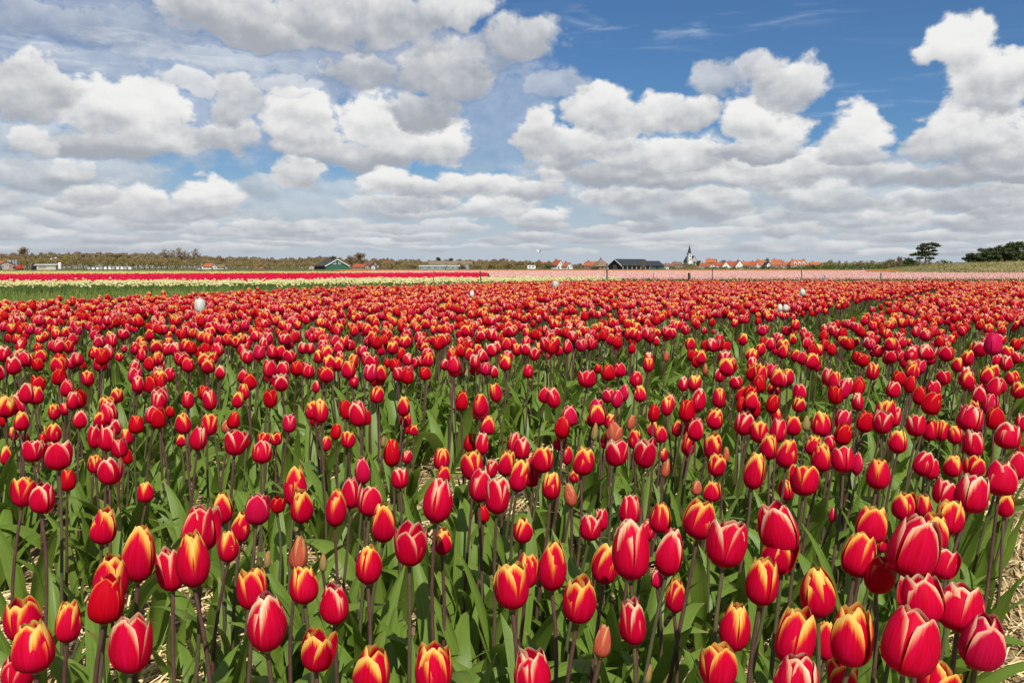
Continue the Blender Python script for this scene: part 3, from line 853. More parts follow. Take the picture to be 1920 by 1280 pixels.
from collections import defaultdict
groups = defaultdict(list)
for i, d in enumerate(TUL):
    px, py, _ = project(*[float(q) for q in d['c']])
    d['q'] = (px, py)
    groups[(d['shp'], d['col'], zone(px, py))].append(i)
LABELS = [None] * len(TUL)
for (shp, colr, zn), ids in groups.items():
    ids.sort(key=lambda i: TUL[i]['q'][0])
    base = SW[shp] + ' ' + CW[colr]
    for k, i in enumerate(ids):
        if len(ids) == 1: LABELS[i] = base + ', ' + zn
        elif k == 0: LABELS[i] = 'leftmost ' + base + ', ' + zn
        elif k == len(ids) - 1: LABELS[i] = 'rightmost ' + base + ', ' + zn
        else: LABELS[i] = ORD[k + 1] + ' from left, ' + base + ', ' + zn
for i, s_ in enumerate(LABELS):
    if len(s_.replace('-', ' ').split()) > 15 or len(s_.split()) > 15:
        LABELS[i] = s_.replace('dense rows behind', 'back rows').replace('red tulip with', 'tulip,').replace('beside the straw path', 'by the path')

for d, lab in zip(TUL, LABELS):
    build_tulip(d, lab, 'red tulips in the field')
for d in SPEC:
    build_tulip(d, d['label'], 'odd tulips among the red ones', nleaf=2)

# ------------------------------------------------------------------ the rest of the red field: one mass, instanced plants
proto = bpy.data.collections.new('tulip_kinds')
def plant_proto(name, colr, shp, nu, nv, nleaf, L, H, seed):
    rs = np.random.default_rng(seed)
    vs, fs, uvs, acs, mi = [], [], [], [], []
    def put(geo, mat4, mid):
        v, f, uv, ac = geo
        b = sum(len(q) for q in vs)
        vs.append(arr_xf(v, mat4)); fs.extend([tuple(i + b for i in q) for q in f]); uvs.append(uv); acs.append(ac); mi.extend([mid] * len(f))
    for k in range(6):
        inner = k % 2 == 1
        m4 = Matrix.Translation((0, 0, L)) @ Matrix.Scale(H, 4) @ Euler((rs.normal(0, .05), rs.normal(0, .05), 0)).to_matrix().to_4x4() @ Matrix.Rotation(k * math.pi / 3 + rs.normal(0, .07), 4, 'Z') @ Matrix.Rotation(max(-.06, rs.normal(.015, .07)), 4, 'Y') @ Matrix.Diagonal((1, 1, rs.uniform(.94, 1.04), 1))
        put(petal_geo(shp, inner, nu, nv, rs.uniform(0, 5)), m4, 0)
    put(stem_geo(rs.uniform(-.015, .015), 5, 4), Matrix.Diagonal((1, 1, L, 1)), 1)
    a0 = rs.uniform(0, 6.28)
    for k in range(nleaf):
        p = LEAFP[int(rs.integers(len(LEAFP)))]
        m4 = Matrix.Rotation(a0 + 1.7 * k + rs.uniform(-.4, .4), 4, 'Z') @ Matrix.Scale(rs.uniform(.85, 1.25), 4)
        put(leaf_geo(*p[:6], 2, 7, p[6], seed + k), m4, 2)
    me = mesh(name, np.concatenate(vs), fs, [M[colr], M['stem'], M['leaf']], midx=mi, uv=np.concatenate(uvs), attrs={'across': np.concatenate(acs)}, smooth=True)
    o = bpy.data.objects.new(name, me)
    proto.objects.link(o)
KINDS_ = [('y','egg'),('y','half'),('y','closed'),('y','egg'),('y','open'),('c','half'),('c','egg'),('c','open'),('c','broad'),('c','closed'),('r','egg'),('r','half'),('m','half'),('b','bud')]
for k, (cc, ss_) in enumerate(KINDS_):
    plant_proto('kind_%02d' % k, cc, ss_, 4, 6, 4, .43, .071 if ss_ != 'bud' else .055, 100 + k)
KW = np.array([.8,.8,.7,.7,.4,1,1,.6,.5,1,1.1,1.0,1.1,.16]); KW /= KW.sum()

def scatter(name, P, idx, rot, scl, collection):
    me = bpy.data.meshes.new(name)
    me.vertices.add(len(P))
    me.vertices.foreach_set('co', np.asarray(P, dtype=np.float32).ravel())
    a = me.attributes.new('idx', 'INT', 'POINT'); a.data.foreach_set('value', np.asarray(idx, dtype=np.int32))
    a = me.attributes.new('rot', 'FLOAT_VECTOR', 'POINT'); a.data.foreach_set('vector', np.asarray(rot, dtype=np.float32).ravel())
    a = me.attributes.new('scl', 'FLOAT_VECTOR', 'POINT'); a.data.foreach_set('vector', np.asarray(scl, dtype=np.float32).ravel())
    o = link(name, me)
    g = bpy.data.node_groups.new(name + '_scatter', 'GeometryNodeTree')
    g.interface.new_socket('Geometry', in_out='INPUT', socket_type='NodeSocketGeometry')
    g.interface.new_socket('Geometry', in_out='OUTPUT', socket_type='NodeSocketGeometry')
    N = g.nodes
    gi, gout = N.new('NodeGroupInput'), N.new('NodeGroupOutput')
    ci = N.new('GeometryNodeCollectionInfo')
    ci.inputs['Collection'].default_value = collection
    ci.inputs['Separate Children'].default_value = True
    ci.inputs['Reset Children'].default_value = True
    ip = N.new('GeometryNodeInstanceOnPoints')
    ip.inputs['Pick Instance'].default_value = True
    def at(nm, typ):
        q = N.new('GeometryNodeInputNamedAttribute'); q.data_type = typ
        q.inputs['Name'].default_value = nm
        return q.outputs[0]
    L = g.links
    L.new(gi.outputs[0], ip.inputs['Points'])
    L.new(ci.outputs[0], ip.inputs['Instance'])
    L.new(at('idx', 'INT'), ip.inputs['Instance Index'])
    L.new(at('rot', 'FLOAT_VECTOR'), ip.inputs['Rotation'])
    L.new(at('scl', 'FLOAT_VECTOR'), ip.inputs['Scale'])
    L.new(ip.outputs[0], gout.inputs[0])
    md = o.modifiers.new('scatter', 'NODES'); md.node_group = g
    return o
def leaf_proto(name, nleaf, seed):
    rs = np.random.default_rng(seed)
    vs, fs, uvs, acs = [], [], [], []
    a0 = rs.uniform(0, 6.28)
    for k in range(nleaf):
        p = LEAFP[int(rs.integers(len(LEAFP)))]
        m4 = Matrix.Rotation(a0 + 1.9 * k + rs.uniform(-.4, .4), 4, 'Z') @ Matrix.Scale(rs.uniform(.7, 1.0), 4)
        v, f, uv, ac = leaf_geo(*p[:6], 2, 8, p[6], seed + k)
        b0 = sum(len(q) for q in vs)
        vs.append(arr_xf(v, m4)); fs.extend([tuple(i + b0 for i in q) for q in f]); uvs.append(uv); acs.append(ac)
    o = bpy.data.objects.new(name, mesh(name, np.concatenate(vs), fs, M['leaf'], uv=np.concatenate(uvs), attrs={'across': np.concatenate(acs)}, smooth=True))
    leafkinds.objects.link(o)
leafkinds = bpy.data.collections.new('leaf_kinds')
for k in range(5): leaf_proto('leaves_%02d' % k, 3 + k % 2, 300 + k)
nl = 9000
ly = .9 + 22 * rng.uniform(0, 1, nl) ** 1.7
lx = ly * np.tan(rng.uniform(R(-36), R(35), nl))
lu = lx * PX_[0] + ly * PX_[1]
ok = (lx > left_x(ly)) & (lu < .0) & (ly < FAR_Y)
lane = np.abs((lu + 1.93 * 20 + .965) % 1.93 - .965)          # distance from the nearest lane middle
ok &= (lane > .16) | (ly > 4.5)
ok &= rng.uniform(0, 1, nl) < np.where((np.abs(lu + 1.84) < .35) & (ly > 4.5), 1.0, np.where(ly < 4.2, .10, .5))
lx, ly = lx[ok], ly[ok]; m_ = len(lx)
lr = np.stack([rng.normal(0, .1, m_), rng.normal(0.03, .1, m_), rng.uniform(0, 6.28, m_)], 1)
ls = rng.uniform(.75, 1.1, m_)
lo_ = scatter('leaves', np.stack([lx, ly, np.zeros(m_)], 1), rng.integers(0, 5, m_), lr, np.stack([ls] * 3, 1), leafkinds)
tag(lo_, 'low broad green tulip leaves between the red tulips', 'leaves', None, 'stuff')
xr, yr, zr = X[rest], Y[rest], Zh[rest]
n = len(xr)
sc = (zr + .035) / (.43 + .071)
leanx = 0.03 + .10 * np.clip(PXp[rest] / 1920, 0, 1.3) ** 2 + rng.normal(0, .06, n)
rot = np.zeros((n, 3))
for i in range(n):
    q = Vector((leanx[i], rng.normal(.02, .055), 1.0)).to_track_quat('Z', 'Y').to_matrix() @ Matrix.Rotation(rng.uniform(0, 6.28), 3, 'Z')
    rot[i] = q.to_euler()
scl = np.stack([sc * rng.uniform(1.0, 1.2, n)] * 2 + [sc], 1)
fo = scatter('tulips', np.stack([xr, yr, np.zeros(n)], 1), rng.choice(len(KINDS_), n, p=KW), rot, scl, proto)
tag(fo, 'dense rows of red tulips with yellow and cream edges filling the field', 'tulips', None, 'stuff')
print('tulips single', len(TUL), 'digitised', NDIG, 'mass', n)
# ------------------------------------------------------------------ straw on the ground (loose stalks)
def straw_mass():
    rs = np.random.default_rng(21)
    n = 26000
    d = 0.7 + 6.5 * rs.uniform(0, 1, n) ** 1.6
    a = rs.uniform(R(-38), R(38), n)
    x, y = d * np.sin(a), d * np.cos(a)
    u = x * PX_[0] + y * PX_[1]
    lane = np.minimum.reduce([np.abs(u - (0.05 + 1.93 * k)) for k in range(-4, 2)])
    ok = (rs.uniform(0, 1, n) < np.where(lane < .30, 1.0, .62))
    x, y, d = x[ok], y[ok], d[ok]; n = len(x)
    L = rs.uniform(.03, .13, n) * (1 + .06 * d); w = rs.uniform(.0011, .0024, n) * (1 + .10 * d)
    th = np.where(rs.uniform(0, 1, n) < .5, rs.normal(R(60), .5, n), rs.uniform(0, np.pi, n))
    z0 = rs.uniform(.006, .03, n) ; dz = rs.normal(0, .012, n); mid = rs.normal(.004, .006, n)
    V = np.zeros((n, 6, 3))
    for i, t in enumerate((-.5, 0, .5)):
        for j, s in enumerate((-1, 1)):
            V[:, i * 2 + j, 0] = x + np.cos(th) * L * t - np.sin(th) * w * s
            V[:, i * 2 + j, 1] = y + np.sin(th) * L * t + np.cos(th) * w * s
            V[:, i * 2 + j, 2] = np.maximum(z0 + dz * t * 2 + (mid if i == 1 else 0), .006) + s * w * .3
    b = np.arange(n) * 6
    Fq = np.concatenate([np.stack([b, b + 1, b + 3, b + 2], 1), np.stack([b + 2, b + 3, b + 5, b + 4], 1)])
    me = mesh('straw', V.reshape(-1, 3), Fq, M['straw'], attrs={'rnd': np.repeat(rs.uniform(0, 1, n), 6)})
    return tag(link('straw', me), 'loose pale straw mulch lying between the tulip rows', 'straw', None, 'stuff')
straw_mass()

# ------------------------------------------------------------------ grass tufts
def blades(name, x, y, z, h, w, mat, label, cat, rs, bend=.5):
    n = len(x)
    th = rs.uniform(0, 2 * np.pi, n); be = rs.normal(0, bend, n) * h; ph = rs.uniform(0, 2 * np.pi, n)
    V = np.zeros((n, 5, 3))
    cx, sx_ = np.cos(th) * w, np.sin(th) * w
    for k, (t, ww) in enumerate(((0, 1), (.55, .75))):
        for j, s in enumerate((-1, 1)):
            V[:, k * 2 + j, 0] = x + cx * s * ww + np.cos(ph) * be * t * t
            V[:, k * 2 + j, 1] = y + sx_ * s * ww + np.sin(ph) * be * t * t
            V[:, k * 2 + j, 2] = z + h * t
    V[:, 4, 0] = x + np.cos(ph) * be; V[:, 4, 1] = y + np.sin(ph) * be; V[:, 4, 2] = z + h
    b = np.arange(n) * 5
    faces = [(i, i + 1, i + 3, i + 2) for i in b.tolist()] + [(i + 2, i + 3, i + 4) for i in b.tolist()]
    me = mesh(name, V.reshape(-1, 3), faces, mat, attrs={'rnd': np.repeat(np.clip(rs.normal(.45, .25, n), 0, 1), 5)})
    return tag(link(name, me), label, cat, None, 'stuff')
rs = np.random.default_rng(31)
def sample_poly(poly, n, rs, dens=None, fov=40):
    P = np.array(poly); lo, hi = P.min(0), P.max(0)
    x = rs.uniform(lo[0], hi[0], n); y = rs.uniform(lo[1], hi[1], n)
    k = in_poly(x, y, poly) & (np.abs(np.degrees(np.arctan2(x, y))) < fov) & (y > .5)
    if dens is not None: k &= rs.uniform(0, 1, n) < dens(x, y)
    return x[k], y[k]
gx, gy = sample_poly(TURF, 560000, rs, lambda x, y: np.clip(14 / np.maximum(y, 6), 0, 1) ** 1.0, 42)
pn = vnoise(gx, gy, 1.2, 9)
gh = np.abs(rs.normal(.27, .05, len(gx))) * (.75 + .45 * pn)
edge = gx - left_x(gy)
gh *= np.clip(.25 - edge / 1.5, .25, 1) * np.clip(.9 + (gy - 18) / 30, .9, 1.2)
blades('grass', gx, gy, np.full(len(gx), .004), gh, rs.uniform(.006, .012, len(gx)), M['grass'], 'long green grass strip between the tulip beds', 'grass', rs)

# ------------------------------------------------------------------ the other flower beds: heads on short leafy plants
def far_bed(name, poly, n, mat, label, near, far, hw, hh, zm, leafy=True, dens_exp=1.2, head_n=5, rs=rs, zj=.035):
    dens = lambda x, y: np.clip((near / np.maximum(y, 1)) ** dens_exp, 0, 1)
    x, y = sample_poly(poly, n, rs, dens, 41)
    m = len(x)
    grow = (np.maximum(y, near) / near) ** .35
    w = hw * rs.uniform(.8, 1.15, m) * grow; h = hh * rs.uniform(.85, 1.2, m) * grow
    z = zm + rs.normal(0, zj, m)
    lx = rs.normal(.0, .012, m)
    k = head_n
    V = np.zeros((m, 2 * k + 1, 3)); 
    a = np.arange(k) * 2 * np.pi / k
    off = rs.uniform(0, 6.28, m)
    for i in range(k):
        V[:, i, 0] = x + w * np.cos(a[i] + off); V[:, i, 1] = y + w * np.sin(a[i] + off); V[:, i, 2] = z - h * .12
        V[:, k + i, 0] = x + lx + w * .62 * np.cos(a[i] + off + .3); V[:, k + i, 1] = y + w * .62 * np.sin(a[i] + off + .3); V[:, k + i, 2] = z + h * (.5 if i % 2 else .38)
    V[:, 2 * k, 0] = x; V[:, 2 * k, 1] = y; V[:, 2 * k, 2] = z - h * .5
    b = np.arange(m) * (2 * k + 1)
    q = [np.stack([b + i, b + (i + 1) % k, b + k + (i + 1) % k, b + k + i], 1) for i in range(k)]
    t = [np.stack([b + 2 * k, b + (i + 1) % k, b + i], 1) for i in range(k)]
    faces = np.concatenate(q).tolist() + np.concatenate(t).tolist()
    V = V.reshape(-1, 3); rv = np.repeat(rs.uniform(0, 1, m), 2 * k + 1)
    mi = [0] * len(faces)
    if leafy:
        # two leaf blades and a stem stroke per plant
        base = len(V)
        th = rs.uniform(0, 2 * np.pi, (m, 3)); Ls = rs.uniform(.7, 1.0, (m, 3)) * zm * np.array([.95, .72, .6])[None]
        LV = np.zeros((m, 3, 3, 3))
        ww = np.array([.006, .03, .03])[None] * grow[:, None]
        sp = np.array([.0, .10, .13])[None]
        LV[:, :, 0, 0] = x[:, None] - ww * np.sin(th); LV[:, :, 0, 1] = y[:, None] + ww * np.cos(th); LV[:, :, 0, 2] = .01
        LV[:, :, 1, 0] = x[:, None] + ww * np.sin(th); LV[:, :, 1, 1] = y[:, None] - ww * np.cos(th); LV[:, :, 1, 2] = .01
        LV[:, :, 2, 0] = x[:, None] + sp * np.cos(th); LV[:, :, 2, 1] = y[:, None] + sp * np.sin(th); LV[:, :, 2, 2] = Ls
        lb = base + np.arange(m * 3) * 3
        lf = np.stack([lb, lb + 1, lb + 2], 1).tolist()
        V = np.concatenate([V, LV.reshape(-1, 3)]); rv = np.concatenate([rv, np.repeat(rs.uniform(0, 1, m * 3), 3)])
        mi += [1] * len(lf); faces += lf
    me = mesh(name, V, faces, [mat, M['f_leaf']], midx=mi, attrs={'rnd': rv})
    print(name, m)
    return tag(link(name, me), label, 'tulips', None, 'stuff')
far_bed('cream_tulips', YEL, 60000, M['f_cream'], 'bed of pale yellow tulips beyond the grass strip', 26, 44, .034, .075, .43, head_n=6, zj=.04)
far_bed('crimson_tulips', CRI, 150000, M['f_crimson'], 'wide bed of crimson tulips behind the pale yellow ones', 33, 90, .036, .075, .43, dens_exp=1.3, head_n=5)
far_bed('pink_tulips', PINK, 420000, M['f_pink'], 'broad field of salmon pink tulips behind the red field', 41, 140, .042, .078, .42, dens_exp=1.1, head_n=4)
far_bed('pale_yellow_tulips', PALE, 130000, M['f_pale'], 'far field of pale yellow tulips below the wood', 70, 140, .07, .09, .40, leafy=False, dens_exp=1.0, head_n=4)
far_bed('orange_tulips', ORG, 70000, M['f_orange'], 'thin far strip of orange tulips behind the pink field', 150, 220, .10, .10, .40, leafy=False, dens_exp=.5, head_n=4)
# weeds along the near edge of the pink field
wx = rs.uniform(2, 40, 9000); wy = 40.6 + .35 * np.sin(wx * .7) + rs.normal(-.6, .9, 9000); 
blades('tall_grass', wx, wy, np.full(9000, .006), rs.uniform(.32, .56, 9000), rs.uniform(.014, .028, 9000), M['bush'], 'rough green grass along the edge of the pink field', 'grass', rs, .3)
# dune grass
dx = rs.uniform(.405, .80, 34000); dy = 84 + (330 - 84) * rs.uniform(0, 1, 34000) ** 1.3; dX = dx * dy
dz = dune_h(dX, dy) * np.clip((dx - .40) / .03, 0, 1)
kk = dz > .03
blades('dune_grass', dX[kk], dy[kk], dz[kk] - .02, rs.uniform(.07, .24, kk.sum()), rs.uniform(.05, .12, kk.sum()), M['dune_grass'], 'dry straw-coloured grass tufts covering the low dune', 'grass', rs, .4)

# ------------------------------------------------------------------ buildings
def paint(name, c, rough=.7, spec=.25, var=.25, scale=1.2):
    return noisy(name, tuple(q * (1 - var) for q in c), c, scale, rough, spec)
M['white_wall'] = paint('white_wall', (.80, .79, .76), var=.08)
M['cream_wall'] = paint('cream_wall', (.62, .55, .44))
M['brick'] = paint('brick_wall', (.30, .15, .095))
M['brick_pale'] = paint('pale_brick_wall', (.40, .29, .21))
M['green_wood'] = noisy('green_boards', (.035, .115, .072), (.050, .145, .095), 2.0, .6, .25, vec_scale=(3, 3, .3))
M['black_wood'] = noisy('tarred_boards', (.012, .014, .016), (.028, .030, .032), 2.0, .6, .25, vec_scale=(3, 3, .3))
M['brown_wood'] = noisy('brown_boards', (.10, .06, .04), (.17, .105, .07), 2.0, .8, .1, vec_scale=(3, 3, .3))
M['trim'] = paint('white_trim', (.80, .80, .77), var=.05)
M['glass'] = paint('window_glass', (.03, .04, .05), .12, .6)
M['door'] = paint('dark_door', (.05, .05, .05))
def tiles(name, a, b, rough=.7):
    m, T = new_mat(name)
    co = T.n('ShaderNodeTexCoord').outputs['Object']
    w = T.n('ShaderNodeTexWave', wave_type='BANDS', bands_direction='Z')
    T.put(w.inputs['Vector'], co); w.inputs['Scale'].default_value = 2.2; w.inputs['Distortion'].default_value = .6
    f = T.noise(co, .8, 4, .6); g = T.noise(co, 6, 2, .5)
    col = T.mix(T.ss(f, .3, .7), a, b)
    col = T.mix(T.m('MULTIPLY', T.ss(g, .5, .8), .35), col, tuple(q * .55 for q in a))
    return finish(m, T, principled(T, col, rough, .2, bump(T, w.outputs['Fac'], .4, .05)))
M['orange_tiles'] = tiles('orange_tiles', (.36, .10, .042), (.45, .145, .065))
M['red_tiles'] = tiles('red_tiles', (.31, .072, .036), (.40, .105, .050))
M['brown_tiles'] = tiles('brown_tiles', (.17, .085, .055), (.24, .13, .085))
M['slate'] = tiles('slate', (.028, .030, .036), (.050, .052, .060), .55)
M['slate_brown'] = tiles('dark_brown_roof', (.050, .040, .040), (.078, .064, .064), .55)
M['thatch'] = noisy('thatch', (.17, .12, .08), (.26, .19, .13), 3.0, .95, .05)
M['grey_sheet'] = paint('grey_sheet_roof', (.50, .49, .46), .5)
M['pale_green'] = paint('pale_green_sheet', (.22, .33, .29), .6)
M['red_paint'] = paint('red_paint', (.55, .045, .02), .4, .4)
M['red_car'] = paint('dark_red_paint', (.10, .02, .018), .3, .5)
M['blue_grey'] = paint('blue_grey_steel', (.30, .36, .42), .4, .4)
M['rubber'] = paint('rubber', (.025, .025, .025))
M['timber'] = noisy('weathered_timber', (.13, .105, .085), (.24, .205, .17), 10, .85, .1, vec_scale=(4, 4, .6))
M['timber_dark'] = noisy('dark_timber', (.045, .035, .028), (.095, .072, .055), 10, .85, .1, vec_scale=(4, 4, .6))
M['feather'] = paint('white_feathers', (.8, .8, .78), var=.05)

def px_xy(px, D): return (px - 960) / F * D
def zz(py, D): return CAMZ + (502 - py) / F * D
def gable_prism(b, x0, x1, y0, y1, zw, zr, r=.5):
    """walls with gables on the y ends; ridge along y"""
    xm = (x0 + x1) / 2
    return b.add([(x0,y0,0),(x1,y0,0),(x1,y0,zw),(xm,y0,zr),(x0,y0,zw),(x0,y1,0),(x1,y1,0),(x1,y1,zw),(xm,y1,zr),(x0,y1,zw)],
                 [(0,1,2,3,4),(6,5,9,8,7),(1,6,7,2),(5,0,4,9),(0,5,6,1),(2,7,8,3),(3,8,9,4)], r)
def roof_slabs(x0, x1, y0, y1, zw, zr, ov=.35, th=.22):
    xm = (x0 + x1) / 2; sl = (zr - zw) / (xm - x0)
    b = MB()
    for s, xe in ((-1, x0 - ov), (1, x1 + ov)):
        ze = zw - sl * ov
        vs = []
        for yy in (y0 - ov, y1 + ov):
            vs += [(xe, yy, ze + .06), (xm, yy, zr + .06), (xm, yy, zr + .06 + th), (xe, yy, ze + .06 + th)]
        b.add(vs, [(0,1,2,3),(7,6,5,4),(0,4,5,1),(1,5,6,2),(2,6,7,3),(3,7,4,0)])
    return b
def window(root, x, y, z, w, h, face, frame='trim'):
    """framed window on a wall facing -y ('f') or +-x ('l','r')"""
    f = MB(); g = MB(); t = .12 * w
    def bx(b, a0, a1, c0, c1, d0, d1):
        if face == 'f': b.box(x + a0, x + a1, y - d1, y - d0, z + c0, z + c1)
        elif face == 'r': b.box(x + d0, x + d1, y + a0, y + a1, z + c0, z + c1)
        else: b.box(x - d1, x - d0, y + a0, y + a1, z + c0, z + c1)
    bx(f, -w/2, -w/2 + t, 0, h, .002, .10); bx(f, w/2 - t, w/2, 0, h, .002, .10)
    bx(f, -w/2 + t, w/2 - t, 0, t, .002, .10); bx(f, -w/2 + t, w/2 - t, h - t, h, .002, .10)
    bx(f, -t * .35, t * .35, t, h - t, .002, .09)
    bx(g, -w/2 + t, w/2 - t, t, h - t, .003, .05)
    o = f.build('window', M[frame], root)
    g.build('pane', M['glass'], o)
def house(name, label, px, D, wid, length, wall_h, ridge_h, yaw, wall, roof, cat='house', group=None, chimney=True, wins=(1, 2), trim=False, door=True, base_py=None, gable_mat=None):
    """gable wid wide faces -y before turning; ridge runs along y"""
    z0 = 0.0
    root = empty(name, (px_xy(px, D), D, z0), yaw)
    tag(root, label, cat, group)
    w2, l2 = wid / 2, length / 2
    b = MB(); gable_prism(b, -w2, w2, -l2, l2, wall_h, ridge_h)
    b.build('wall', M[wall], root)
    ro = roof_slabs(-w2, w2, -l2, l2, wall_h, ridge_h).build('roof', M[roof], root)
    if chimney:
        c = MB(); c.box(-.4, .4, l2 * .45 - .4, l2 * .45 + .4, ridge_h - .8, ridge_h + 1.0); c.box(-.5, .5, l2 * .45 - .5, l2 * .45 + .5, ridge_h + 1.0, ridge_h + 1.15)
        c.build('chimney', M['brick'], ro)
    ng, ns = wins
    for k in range(ng):
        xx = (k - (ng - 1) / 2) * wid / max(ng, 1) * .8
        window(root, xx + (.0 if ng > 1 or not door else .9), -l2, wall_h * .42 if ng > 1 else wall_h * .45, 1.1, 1.3, 'f')
    window(root, 0, -l2, wall_h + (ridge_h - wall_h) * .18, 1.0, 1.2, 'f')
    for k in range(ns):
        yy = (k - (ns - 1) / 2) * length / ns * .85
        for s in ('l', 'r'):
            window(root, -w2 if s == 'l' else w2, yy, wall_h * .38, 1.2, wall_h * .42, s)
    if door:
        d = MB(); d.box(-wid * .28 - .5, -wid * .28 + .5, -l2 - .08, -l2 - .002, .05, min(2.1, wall_h - .2))
        d.build('door', M['door'], root)
    if trim:
        sl = (ridge_h - wall_h) / w2
        for s in (-1, 1):
            t = MB()
            xe = s * (w2 + .45); ze = wall_h - sl * .45
            y = -l2 - .45
            t.add([(xe, y - .06, ze - .25), (0, y - .06, ridge_h - .12), (0, y - .06, ridge_h + .34), (xe, y - .06, ze + .30), (xe, y, ze - .25), (0, y, ridge_h - .12), (0, y, ridge_h + .34), (xe, y, ze + .30)],
                  [(0,1,2,3),(7,6,5,4),(0,4,5,1),(1,5,6,2),(2,6,7,3),(3,7,4,0)])
            t.build('bargeboard', M['trim'], root)
    return root

# green gabled barn with dark roof
D = 520
barn = empty('barn', (px_xy(623, D), D, 0), R(36))
tag(barn, 'green wooden barn with dark roof and white gable trim below the left wood', 'barn')
def bargeboards(root, w2, zw, zr, y0, up=.34):
    sl = (zr - zw) / w2
    for s in (-1, 1):
        t = MB(); xe = s * (w2 + .55); ze = zw - sl * .55; y = y0 - .62
        t.add([(xe, y, ze - .22), (0, y, zr - .15), (0, y, zr + up), (xe, y, ze + up), (xe, y + .1, ze - .22), (0, y + .1, zr - .15), (0, y + .1, zr + up), (xe, y + .1, ze + up)],
              [(0,1,2,3),(7,6,5,4),(0,4,5,1),(1,5,6,2),(2,6,7,3),(3,7,4,0)])
        t.build('bargeboard', M['trim'], root)
b = MB(); gable_prism(b, -7.2, 7.2, -7.5, 7.5, 2.0, 5.7); b.build('wall', M['green_wood'], barn)
b = MB(); b.box(-7.27, -7.203, -7.51, 7.51, .02, 2.0); b.build('side_wall', M['black_wood'], barn)
roof_slabs(-7.2, 7.2, -7.5, 7.5, 2.0, 5.7, .5, .25).build('roof', M['slate_brown'], barn)
bargeboards(barn, 7.2, 2.0, 5.7, -7.5)
for xx in (-1.6, 1.6): window(barn, xx, -7.5, 3.0, 1.6, 1.6, 'f')
d_ = MB(); d_.box(-1.7, 1.7, -7.57, -7.503, .05, 2.0); d_.build('door', M['green_wood'], barn)
h_ = MB(); h_.box(-.08, .08, -7.64, -7.572, .9, 1.2); h_.build('handle', M['trim'], barn)

# black barn with long slate roof, and its lower neighbour
D = 500
fb = empty('barn', (px_xy(1160, D), D, 0), R(-55))
tag(fb, 'long black barn with slate roof and open timber front, left of the church', 'barn')
b = MB(); gable_prism(b, -5.6, 5.6, -3, 19, 2.2, 5.6); b.build('wall', M['black_wood'], fb)
roof_slabs(-5.6, 5.6, -3, 19, 2.2, 5.6, .5, .25).build('roof', M['slate'], fb)
bargeboards(fb, 5.6, 2.2, 5.6, -3)
for k in range(7):
    t = MB(); t.box(5.603, 5.85, -2.6 + k * 3.4, -2.0 + k * 3.4, .02, 2.0); t.build('post', M['brick_pale'], fb)
d_ = MB(); d_.box(-1.6, 1.6, -3.06, -3.003, .05, 2.5); d_.build('door', M['brown_wood'], fb)
D = 517
gb = empty('barn', (px_xy(1222, D), D, 0), R(-55))
tag(gb, 'lower green-walled barn with slate roof joined behind the long black barn', 'barn')
b = MB(); gable_prism(b, -4.2, 4.2, -5, 5, 2.1, 4.7); b.build('wall', M['green_wood'], gb)
roof_slabs(-4.2, 4.2, -5, 5, 2.1, 4.7, .45, .22).build('roof', M['slate'], gb)
bargeboards(gb, 4.2, 2.1, 4.7, -5)
d_ = MB(); d_.box(4.203, 4.26, -1.2, 1.2, .05, 1.9); d_.build('door', M['door'], gb)

